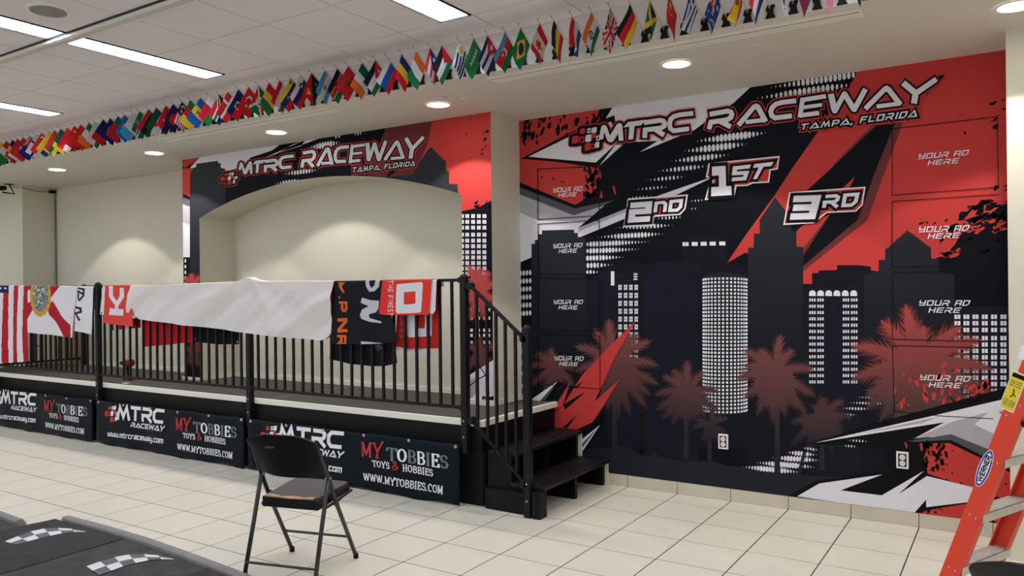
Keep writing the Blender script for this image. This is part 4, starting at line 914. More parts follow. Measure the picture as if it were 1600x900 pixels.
# ------------------------------------------------------------------ banners on the stage front
bw_y = 4.675
def wave(x, z, s): return .006*math.sin(x*5.1+s)+.004*math.sin(x*11.3+2*s+z*7)
def banner(x0, x1, s, label, nmz=None):
    zt, zb = .470, .015
    e = empty('vinyl_banner', ((x0+x1)/2, bw_y, zb), label, 'banner', 'vinyl banners along the stage front')
    q = MB(); NX, NZ = 60, 10
    for j in range(NZ+1):
        for i in range(NX+1):
            x = x0+(x1-x0)*i/NX; t = j/NZ
            z = zb+(zt-zb)*t; 
            if j == 0: z += .008*math.sin(x*6+s)+.006*math.sin(x*15)
            if j == NZ: z += -.008*abs(math.sin(math.pi*i/NX*3))
            q.v.append((x, bw_y+wave(x, z, s), z))
    for j in range(NZ):
        for i in range(NX):
            a = j*(NX+1)+i; q.f.append((a, a+1, a+NX+2, a+NX+1)); q.m.append(q.mi('banner_vinyl'))
    o = part(q, 'sheet', e, smooth=True); sm = o.modifiers.new('solid', 'SOLIDIFY'); sm.thickness = .002; sm.offset = 1
    lay = [0]
    def ink(polys, nm, m_):
        mb = MB()
        for p in polys:
            lay[0] += 1; mb.poly([(a, bw_y-.0045-lay[0]*4e-6+wave(a, b, s), b) for a, b in p], m_)
        o = part(mb, nm, e, recalc=False)
    # traced from the middle and the right banner, moved to this one
    B2, B3 = (-8.29, -5.90), (-5.83, -3.47)
    def tr(quad, B):
        out = []
        for u, v in quad:
            w = atY(u, v, bw_y); out.append((x0+(w.x-B[0])/(B[1]-B[0])*(x1-x0), w.z))
        return out
    ink(text_polys('MTRC', tr([(184, 632.5), (257.3, 640), (256.5, 662), (184.5, 655.5)], B2), .25, gap=.08, th=.23), 'logo_lettering', 'ink_white')
    ink(text_polys('RACEWAY', tr([(205, 660), (258, 665.5), (256.5, 674.3), (204.5, 667)], B2), .26, gap=.12, th=.23), 'raceway_lettering', 'ink_white')
    ink(text_polys('www.mtrcraceway.com', tr([(169, 673), (255.5, 684), (255.5, 693), (169, 681)], B2), .24, gap=.13, th=.2, slant=.1), 'web_address', 'ink_white')
    em = tr([(164, 631), (188.5, 633.5), (187.5, 662), (163, 659)], B2)
    for k, p in emblem(em): ink([p], 'emblem_tile', {'r': 'ink_red', 'w': 'ink_white', 'ow': 'ink_white', 'or': 'ink_red', 'k': 'banner_vinyl'}[k])
    ink(text_polys('MY', tr([(565, 690.5), (599, 692.5), (597, 717), (565, 712)], B3), .2, SER, .1, gap=.04), 'shop_lettering', 'ink_red')
    qd = tr([(605.3, 698.5), (701.7, 711.5), (701.7, 732.5), (606, 719)], B3)
    ink(text_polys('TOBBIES', qd, .25, SER, .09, gap=.06, only=(0, 2, 4, 6)), 'shop_lettering', 'ink_grey')
    ink(text_polys('TOBBIES', qd, .25, SER, .09, gap=.06, only=(1, 3, 5)), 'shop_lettering', 'ink_white')
    ink(text_polys('TOYS', tr([(582.3, 718.8), (609.2, 722.2), (609.2, 732.8), (582.8, 728.4)], B3), .24, SER, .12, gap=.08), 'toys_lettering', 'ink_white')
    ink(text_polys('&', tr([(612.6, 720.6), (623.4, 722), (623.4, 735), (612.6, 733.6)], B3), .18, SER, .12), 'ampersand', 'ink_red')
    ink(text_polys('HOBBIES', tr([(628.6, 725.3), (677.2, 733.2), (677.2, 744.3), (629, 736.2)], B3), .24, SER, .12, gap=.08), 'hobbies_lettering', 'ink_white')
    ink(text_polys('WWW.MYTOBBIES.COM', tr([(568, 739), (693.7, 759.3), (693.2, 772), (568.5, 750.2)], B3), .24, SER, .12, gap=.07), 'web_address', 'ink_white')
    for i in range(6):
        x = x0+.035+(x1-x0-.07)*i/5; z = zt-.022
        g = MB(); g.tube([(x, bw_y-.006+wave(x, z, s), z), (x, bw_y-.002+wave(x, z, s), z)], [.012, .014], 'steel', 12); part(g, 'grommet', e)
banner(-10.74, -8.385, .3, 'navy shop and raceway banner furthest left, cut by the picture edge')
banner(-8.29, -5.90, 1.7, 'navy shop and raceway banner in the middle, between two railing posts')
banner(-5.83, -3.47, 3.1, 'navy shop and raceway banner partly behind the folding chair')
# ------------------------------------------------------------------ draped cloths
def interp(pl, s):
    if s <= 0: return pl[0]
    for i in range(len(pl)-1):
        t0, t1 = i/(len(pl)-1), (i+1)/(len(pl)-1)
        if s <= t1+1e-9:
            k = (s-t0)/(t1-t0); return (pl[i][0]*(1-k)+pl[i+1][0]*k, pl[i][1]*(1-k)+pl[i+1][1]*k)
    return pl[-1]
def paint(cx, cy, col, poly, c):
    """colour the faces whose centre lies inside poly"""
    ins = np.zeros(cx.shape, bool); n = len(poly)
    for i in range(n):
        x1, y1 = poly[i]; x2, y2 = poly[(i+1) % n]
        if y1 == y2: continue
        cond = ((y1 > cy) != (y2 > cy)) & (cx < (x2-x1)*(cy-y1)/(y2-y1)+x1)
        ins ^= cond
    col[ins] = (*lin(c), 1)
def resample(pl, n=48):
    # equal horizontal parameter
    d = [0]
    for a, b in zip(pl, pl[1:]): d.append(d[-1]+math.hypot(b[0]-a[0], b[1]-a[1]))
    out = []
    for i in range(n+1):
        s = d[-1]*i/n
        for j in range(len(pl)-1):
            if s <= d[j+1]+1e-9:
                k = (s-d[j])/max(1e-9, d[j+1]-d[j]); out.append((pl[j][0]*(1-k)+pl[j+1][0]*k, pl[j][1]*(1-k)+pl[j+1][1]*k)); break
    return out
def cloth(name, label, cat, top, bottom, base, polys, y=4.69, res=1.6, folds=6, amp=.008, wrap=True, back=.25, seed=0, group=None, creases=0, sheet=False):
    top = resample(top); bottom = resample(bottom)
    wpx = max(abs(top[-1][0]-top[0][0]), abs(bottom[-1][0]-bottom[0][0])); hpx = max(abs(bottom[0][1]-top[0][1]), abs(bottom[-1][1]-top[-1][1]))
    NX = int(wpx*res)+2; NZ = int(hpx*res)+2
    V = []; PXc = np.zeros((NZ+1, NX+1, 2)); rg = random.Random(seed); ph = [rg.uniform(0, 6) for _ in range(4)]
    for j in range(NZ+1):
        t = j/NZ
        for i in range(NX+1):
            s = i/NX; a = interp(top, s); b = interp(bottom, s)
            u, v = a[0]*(1-t)+b[0]*t, a[1]*(1-t)+b[1]*t; PXc[j, i] = (u, v)
            p = atY(u, v, y); k = .25+.75*t
            dy = amp*k*(math.sin(s*folds*2*math.pi+ph[0]+t*1.5)+.5*math.sin(s*folds*3.7+ph[1]-t*3))+creases*math.sin((s*9+t*5)*2+ph[2])*math.sin((s*4-t*6)+ph[3])
            if sheet:
                # tension folds fanning down from the post under the sheet and from the rail
                dxp = (u-387)/60; fan = math.exp(-dxp*dxp*.25)*math.sin(math.atan2(u-387, (v-430)+6)*9)*.022
                q1 = u+1.15*v; q2 = u-.55*v
                dg = .018*math.sin(q1*.034+1.2*math.sin(q2*.012))+.012*math.sin(q1*.083+1.6*math.sin(q2*.021)+1)+.004*math.sin(q1*.19+2*math.sin(u*.03))+.004*math.sin(u*.052+v*.02)
                dy = (dy*.5+fan*min(1, t*2.2)+dg*min(1, t*3)-.010*math.exp(-((u-387)/14)**2)*(1-t)*0)
            V.append((p.x, y-.006-abs(amp)*.4+dy*.8 if dy > 0 else y-.006-abs(amp)*.4+dy, p.z))
    F = [(j*(NX+1)+i, j*(NX+1)+i+1, (j+1)*(NX+1)+i+1, (j+1)*(NX+1)+i) for j in range(NZ) for i in range(NX)]
    c = (PXc[:-1, :-1]+PXc[1:, :-1]+PXc[:-1, 1:]+PXc[1:, 1:])/4; cx = c[..., 0].ravel(); cy_ = c[..., 1].ravel()
    col = np.zeros((len(cx), 4)); col[:] = (*lin(base), 1)
    for pl, cc in polys: paint(cx, cy_, col, pl, cc)
    cols = [tuple(r) for r in col]
    if wrap:
        prev = list(range(NX+1)); rowsN = 6
        for k in range(1, rowsN+1):
            new = []
            for i in range(NX+1):
                v0 = V[i]
                if k <= 3:
                    th = math.pi*k/3/1.0; yy = 4.72-(4.72-v0[1])*math.cos(th); zz = v0[2]+.006*math.sin(th)
                else: yy = 4.72+(4.72-v0[1])+.002*math.sin(i*.4); zz = v0[2]-back*(k-3)/3
                V.append((v0[0], yy, zz)); new.append(len(V)-1)
            for i in range(NX): F.append((new[i], new[i+1], prev[i+1], prev[i])); cols.append(cols[i])
            prev = new
    x0 = sum(v[0] for v in V[:NX+1])/(NX+1); zb = min(v[2] for v in V); base_p = Vector((x0, y, zb))
    me = bpy.data.meshes.new(name); me.from_pydata([(v[0]-base_p.x, v[1]-base_p.y, v[2]-base_p.z) for v in V], [], F)
    at = me.attributes.new('print', 'FLOAT_COLOR', 'FACE'); at.data.foreach_set('color', np.array(cols).ravel())
    me.materials.append(MATS['printed_cloth']); me.polygons.foreach_set('use_smooth', [True]*len(me.polygons)); me.update()
    o = bpy.data.objects.new(name, me); COL.objects.link(o); o.location = base_p
    tag(o, label, cat, group); return o
RED = (200, 30, 44); WH = (232, 228, 232); NV = (20, 30, 90); ORG = (232, 60, 48)
# stars and stripes hung over the rail, stripes vertical
st_ = []
for i in range(13):
    x = -57+i*7.85
    def cv(xx): return [(xx+1.5, 446), (xx, 500), (xx-.5, 540), (xx+.5, 569)]
    if i % 2 == 0: st_.append((cv(x)+cv(x+7.85)[::-1], (186, 30, 48)))
st_.append(([(-60, 440), (15, 440), (15, 457), (-60, 459)], (24, 32, 84)))
for i in range(9):
    cx = -54+8*i; st_.append(([(cx+ (2.6 if k % 2 == 0 else 1.1)*math.sin(math.pi*k/5), 450.5-(2.6 if k % 2 == 0 else 1.1)*math.cos(math.pi*k/5)) for k in range(10)], WH))
cloth('striped_flag', 'red and white striped flag with blue star corner over the rail', 'flag', [(-60, 446), (43.5, 447)], [(-58, 570), (0, 568), (20, 566.5), (43.5, 565)], WH, st_, seed=1, folds=4, amp=.012)
seal = [(ell(64.5, 463, 16.5, 32, 36), (222, 160, 60)), (ell(64.5, 461, 13.2, 26.5, 30), (132, 140, 128))]
rg_ = random.Random(5)
for _ in range(80):
    a = rg_.uniform(0, 6.28); k = rg_.uniform(0, .93)**.6; seal.append((ell(64.5+12*k*math.cos(a), 461+25*k*math.sin(a), rg_.uniform(.5, 1.7), rg_.uniform(.8, 2.6), 5), rg_.choice([(230, 226, 214), (60, 74, 60), (70, 100, 140), (198, 176, 96), (88, 66, 50), (214, 216, 210)])))
for k in range(16): seal.append((ell(64.5+14.9*math.cos(k*.39), 461.5+29.5*math.sin(k*.39), .7, 1.2, 5), (150, 96, 40)))
FLR = (176, 30, 50)
cloth('saltire_flag', 'white flag with dark red diagonal cross and round gold seal', 'flag', [(43.5, 447), (96, 447.5), (121.5, 448.5)], [(43.5, 519.5), (80, 523), (113.5, 527.5)], WH,
      [([(40, 447), (50, 445), (60, 470), (43, 500), (40, 500)], FLR), ([(48, 447), (60, 462), (80, 445), (96, 445), (70, 480)], FLR), ([(43, 447), (46, 447), (43.5, 480), (40, 480)], FLR), ([(84, 446), (96, 446), (78, 462), (74, 458)], FLR), ([(75, 480), (83, 470), (97, 493), (112, 508), (111.5, 528), (102, 527), (91, 507), (78, 492)], FLR),
       ([(44.5, 455), (48, 452), (49, 470), (44.5, 474)], WH)] + seal, seed=2, folds=2, amp=.008, creases=.002)
AW = (34, 32, 36)
cloth('white_flag', 'white flag with sideways black letters beside the railing post', 'flag', [(119, 448), (147, 448.5)], [(117, 517), (145, 522.5)], WH,
      [(p, AW) for p in ribbon([(122.5, 450), (132, 452), (131.5, 462), (126, 469), (124, 468), (123.5, 456)], 3, 3)+ribbon([(122.5, 454), (131.5, 460)], 3, 3)+ribbon([(118.8, 480), (127.5, 482), (127.5, 487.5), (119.2, 489.5), (126, 501)], 3.4, 3.4)], seed=3, folds=1.5, amp=.006, creases=.002)
cloth('cloth_corner', 'narrow white cloth corner with eyelet right of the left post', 'cloth', [(161.5, 446.5), (166, 447)], [(157, 491), (163, 492)], WH, [(ell(159.5, 488.5, 1.1, 1.6), (70, 70, 72))], y=4.694, seed=4, folds=1, amp=.002, wrap=False)
cloth('red_flag', 'coral red flag with a large white sideways letter, left of white sheet', 'flag', [(165.5, 446.5), (205, 446)], [(163, 505), (185, 507.5), (209.5, 510)], (226, 72, 62),
      [([(172, 481.5), (193.5, 483.5), (193, 493.5), (171.5, 491.5)], WH)] + [(p, WH) for p in ribbon([(174.5, 447), (174.5, 463), (184, 476), (191.5, 463), (191.5, 450)], 6.2, 6.2)+ribbon([(183.5, 470), (183.5, 483)], 6, 6)], y=4.686, seed=5, folds=2, amp=.004, creases=.0015)
cloth('white_sheet', 'big white fabric sheet draped over the rail and centre post', 'cloth', [(205, 446), (260, 445.5), (300, 443.5), (350, 441.5), (370, 440.5), (378, 437), (387, 432.5), (397, 437.5), (410, 440), (460, 439.5), (523, 439.5)],
      [(199, 488), (215, 499), (260, 504), (300, 509), (350, 515), (400, 522.5), (460, 528), (504, 532), (511, 529), (518, 521)], (234, 226, 220), [([(201, 489), (240, 492.5), (300, 499), (400, 512.5), (470, 518.5), (505, 521), (505, 534), (400, 524.5), (300, 510), (214, 501)], (228, 226, 226)), ([(198, 485), (206, 447), (203, 446)], (226, 72, 62))], y=4.682, res=1.3, seed=6, folds=5, amp=.008, sheet=True)
cloth('striped_cloth_end', 'small red and white striped cloth end hanging behind the railing', 'cloth', [(172, 500), (221, 497)], [(176, 516), (221, 512)], WH, [([(172, 500), (178, 500), (180, 517), (174, 517)], RED), ([(186, 500), (191, 500), (193, 517), (188, 517)], RED), ([(203, 498), (222, 496), (222, 514), (205, 514)], (150, 28, 40))], y=4.752, wrap=False, seed=7, folds=1, amp=.003)
cloth('scarlet_cloth', 'bright red cloth hanging behind the railing under the white sheet', 'cloth', [(225, 490), (304, 495)], [(226, 542), (270, 538), (304, 534)], (206, 28, 42), [(ell(305.5, 530, 1, 1.4), (230, 230, 230))], y=4.752, wrap=False, seed=8, folds=2, amp=.004)
cloth('navy_cloth', 'dark navy cloth behind the railing left of the centre post', 'cloth', [(303, 500), (375, 505)], [(303, 534), (340, 538), (375, 538)], (18, 20, 30), [(ell(372, 534, 1, 1.6), (230, 230, 230)), (ell(306, 530, 1, 1.6), (230, 230, 230))], y=4.756, wrap=False, seed=9, folds=2, amp=.004)
# black flag with orange and white sideways lettering
BK = (22, 23, 28); OR = (226, 104, 46)
def side_text(txt, x0, x1, y0, y1, t, c, font=ROUND, gap=.25, th=None):
    # reads downward: text direction +y, letter tops at x1
    return [(p, c) for p in text_polys(txt, [(x1, y0), (x1, y1), (x0, y1), (x0, y0)], t, font, th, gap)]
letters = [([(530, 441), (540, 441), (535, 448), (540, 458), (536, 457), (531, 449)], OR), ([(529.5, 463), (532, 462.5), (533, 466), (530.5, 466.5)], OR)]
letters += side_text('P', 530.5, 543, 471, 487, .22, OR, th=.28) + side_text('N', 528.5, 543.5, 497.5, 519, .22, OR, th=.3) + side_text('R', 528, 541, 523.5, 540, .22, OR, th=.28)
GW = (206, 204, 208)
letters += [([(571.4, 436), (573, 448), (578, 456), (586, 455), (593, 448), (595, 436)], GW), ([(577, 436), (578, 445), (581, 450), (586, 446), (588, 436)], BK)]
letters += [([(567, 465), (580, 469), (593, 470), (592, 482), (588, 488), (577, 491), (579, 497), (596, 502), (597, 505), (580, 503), (566, 498), (563.6, 492), (567, 484), (577, 478), (565, 473)], GW)]
letters += [([(565, 533), (597, 536), (597, 538.5), (566, 538)], GW)]
cloth('black_flag', 'black flag with orange and white sideways letters over the rail', 'flag', [(521, 440.5), (560, 439.5), (597, 438.5)], [(518.5, 537), (560, 538), (600, 536.5), (624.5, 535)], BK, letters, y=4.686, res=2.0, seed=10, folds=2, amp=.004, creases=.0015)
cloth('red_strip', 'thin dark red cloth strip between white sheet and black flag', 'cloth', [(517, 441), (522.5, 440.5)], [(509, 531), (517, 526)], (176, 34, 40), [], y=4.691, wrap=False, seed=11, folds=1, amp=.001)
sh = [(p, (150, 150, 154)) for p in ribbon([(588.5, 538), (588.5, 543), (592, 548), (596, 545), (598, 538)], .7, .7)+text_polys('R', [(590, 539), (595.5, 538.5), (595.5, 544.5), (590.5, 545)], .16, ROUND)]
cloth('black_cloth', 'black cloth with small shield mark hanging behind the railing', 'cloth', [(518, 535), (617, 534)], [(516, 561), (545, 568), (580, 572), (602, 572), (622.5, 567)], BK, [(ell(520.5, 557.5, 1, 1.5), (210, 210, 210)), (ell(618.5, 565, 1.5, 2.2), (210, 210, 210)), (ell(618.5, 565, .8, 1.3), BK)] + sh, y=4.752, res=2.0, wrap=False, seed=12, folds=3, amp=.005)
def rrect(pts, inset=0): return pts
R1 = [([(621.5, 444), (660, 440.5), (661.5, 443), (659.5, 486), (657, 488.5), (621.5, 490), (619.5, 487), (620.5, 447)], WH), ([(632, 456.5), (650, 455), (650, 474.5), (632, 476)], ORG)]
cloth('slogan_flag', 'bright red flag with white square ring and slogan over the rail', 'flag', [(598, 439), (640, 438), (675, 437.5)], [(593, 490), (600, 492), (640, 492.5), (671.5, 491.5)], ORG, R1 + side_text('THE FINEST', 607, 615.5, 438, 494, .15, WH, gap=.3), y=4.676, res=2.2, seed=13, folds=1.5, amp=.003, creases=.0012)
cloth('white_strip', 'narrow white cloth strip at the right end of the drapes', 'cloth', [(674, 438), (683, 437.5)], [(671.5, 489), (677, 491), (681, 485)], WH, [], y=4.683, seed=14, folds=1, amp=.001, back=.05)
cloth('red_flap', 'red flag end with white square ring hanging behind the railing', 'flag', [(622, 480), (683.5, 440)], [(618, 541), (640, 545), (691, 544)], (204, 40, 40), [([(636.5, 485), (676, 485), (675, 525), (640, 527), (638, 525)], WH), ([(648, 485), (665, 485), (664.5, 513), (652, 513)], (204, 40, 40))] + side_text('UCES', 625.5, 632, 494, 528, .16, (196, 130, 136), gap=.3), y=4.752, res=2.2, wrap=False, seed=15, folds=1.5, amp=.003)
cloth('white_under_cloth', 'white cloth corner with eyelet below the red flag end', 'cloth', [(617, 540), (676, 543)], [(619, 547), (650, 551), (674, 557)], (222, 220, 222), [(ell(672, 552.5, 1.5, 2.2), (60, 60, 62)), (ell(672, 552.5, .8, 1.3), WH)], y=4.757, res=2, wrap=False, seed=16, folds=1.5, amp=.002)
# ------------------------------------------------------------------ hand flags on the bulkhead
G = (34, 116, 70); R = (206, 34, 46); Wt = (222, 218, 218); N = (28, 44, 112); Yl = (232, 198, 54); K = (26, 26, 32); O = (224, 110, 44); LB = (72, 152, 200); DG = (20, 84, 58); MR = (116, 32, 56); BL = (32, 84, 160)
def star(cx, cy, r, c, ir=.42, n=5, rot=0): return ('poly', [(cx+(r if k % 2 == 0 else r*ir)*math.sin(math.pi*k/n+rot)*.75, cy-(r if k % 2 == 0 else r*ir)*math.cos(math.pi*k/n+rot)) for k in range(2*n)], c)
def H(*c): return [('poly', rect(0, i/len(c), 1, (i+1)/len(c)), k) for i, k in enumerate(c)]
def Vv(*c): return [('poly', rect(i/len(c), 0, (i+1)/len(c), 1), k) for i, k in enumerate(c)]
def disc(cx, cy, r, c): return ('poly', ell(cx, cy, r*.78, r, 16), c)
def bar(x0, y0, x1, y1, w, c): return ('poly', ribbon([(x0, y0), (x1, y1)], w, w)[0], c)
def tri(c, x=.5): return ('poly', [(0, 0), (x, .5), (0, 1)], c)
def cross(f, a, aw, b, bw, cx=.5): return [('poly', rect(0, 0, 1, 1), f), ('poly', rect(cx-aw*.6, 0, cx+aw*.6, 1), a), ('poly', rect(0, .5-aw, 1, .5+aw), a), ('poly', rect(cx-bw*.6, 0, cx+bw*.6, 1), b), ('poly', rect(0, .5-bw, 1, .5+bw), b)]
def jack(x0=0, y0=0, x1=1, y1=1):
    def s(pl): return [(x0+(x1-x0)*a, y0+(y1-y0)*b) for a, b in pl]
    out = [('poly', s(rect(0, 0, 1, 1)), (30, 42, 104))]
    for w, c in ((.24, Wt), (.09, R)):
        out += [('poly', s(ribbon([(-.1, -.1), (1.1, 1.1)], w, w)[0]), c), ('poly', s(ribbon([(-.1, 1.1), (1.1, -.1)], w, w)[0]), c)]
    for w, c in ((.17, Wt), (.1, R)): out += [('poly', s(rect(.5-w*.6, 0, .5+w*.6, 1)), c), ('poly', s(rect(0, .5-w, 1, .5+w)), c)]
    return out
scr = [('poly', p, Wt) for i in range(9) for p in ribbon([(.2+.066*i, .3+.1*(i % 2)), (.23+.066*i, .55), (.19+.066*i, .42)], .035, .03)] + [('poly', rect(.25, .66, .75, .7), Wt)]
leaf = ('poly', [(.5, .2), (.55, .35), (.63, .32), (.6, .5), (.68, .48), (.64, .6), (.54, .64), (.52, .82), (.48, .82), (.46, .64), (.36, .6), (.32, .48), (.4, .5), (.37, .32), (.45, .35)], R)
S9 = [('poly', rect(0, i/9, 1, (i+1)/9), (36, 56, 120) if i % 2 == 0 else Wt) for i in range(9)]
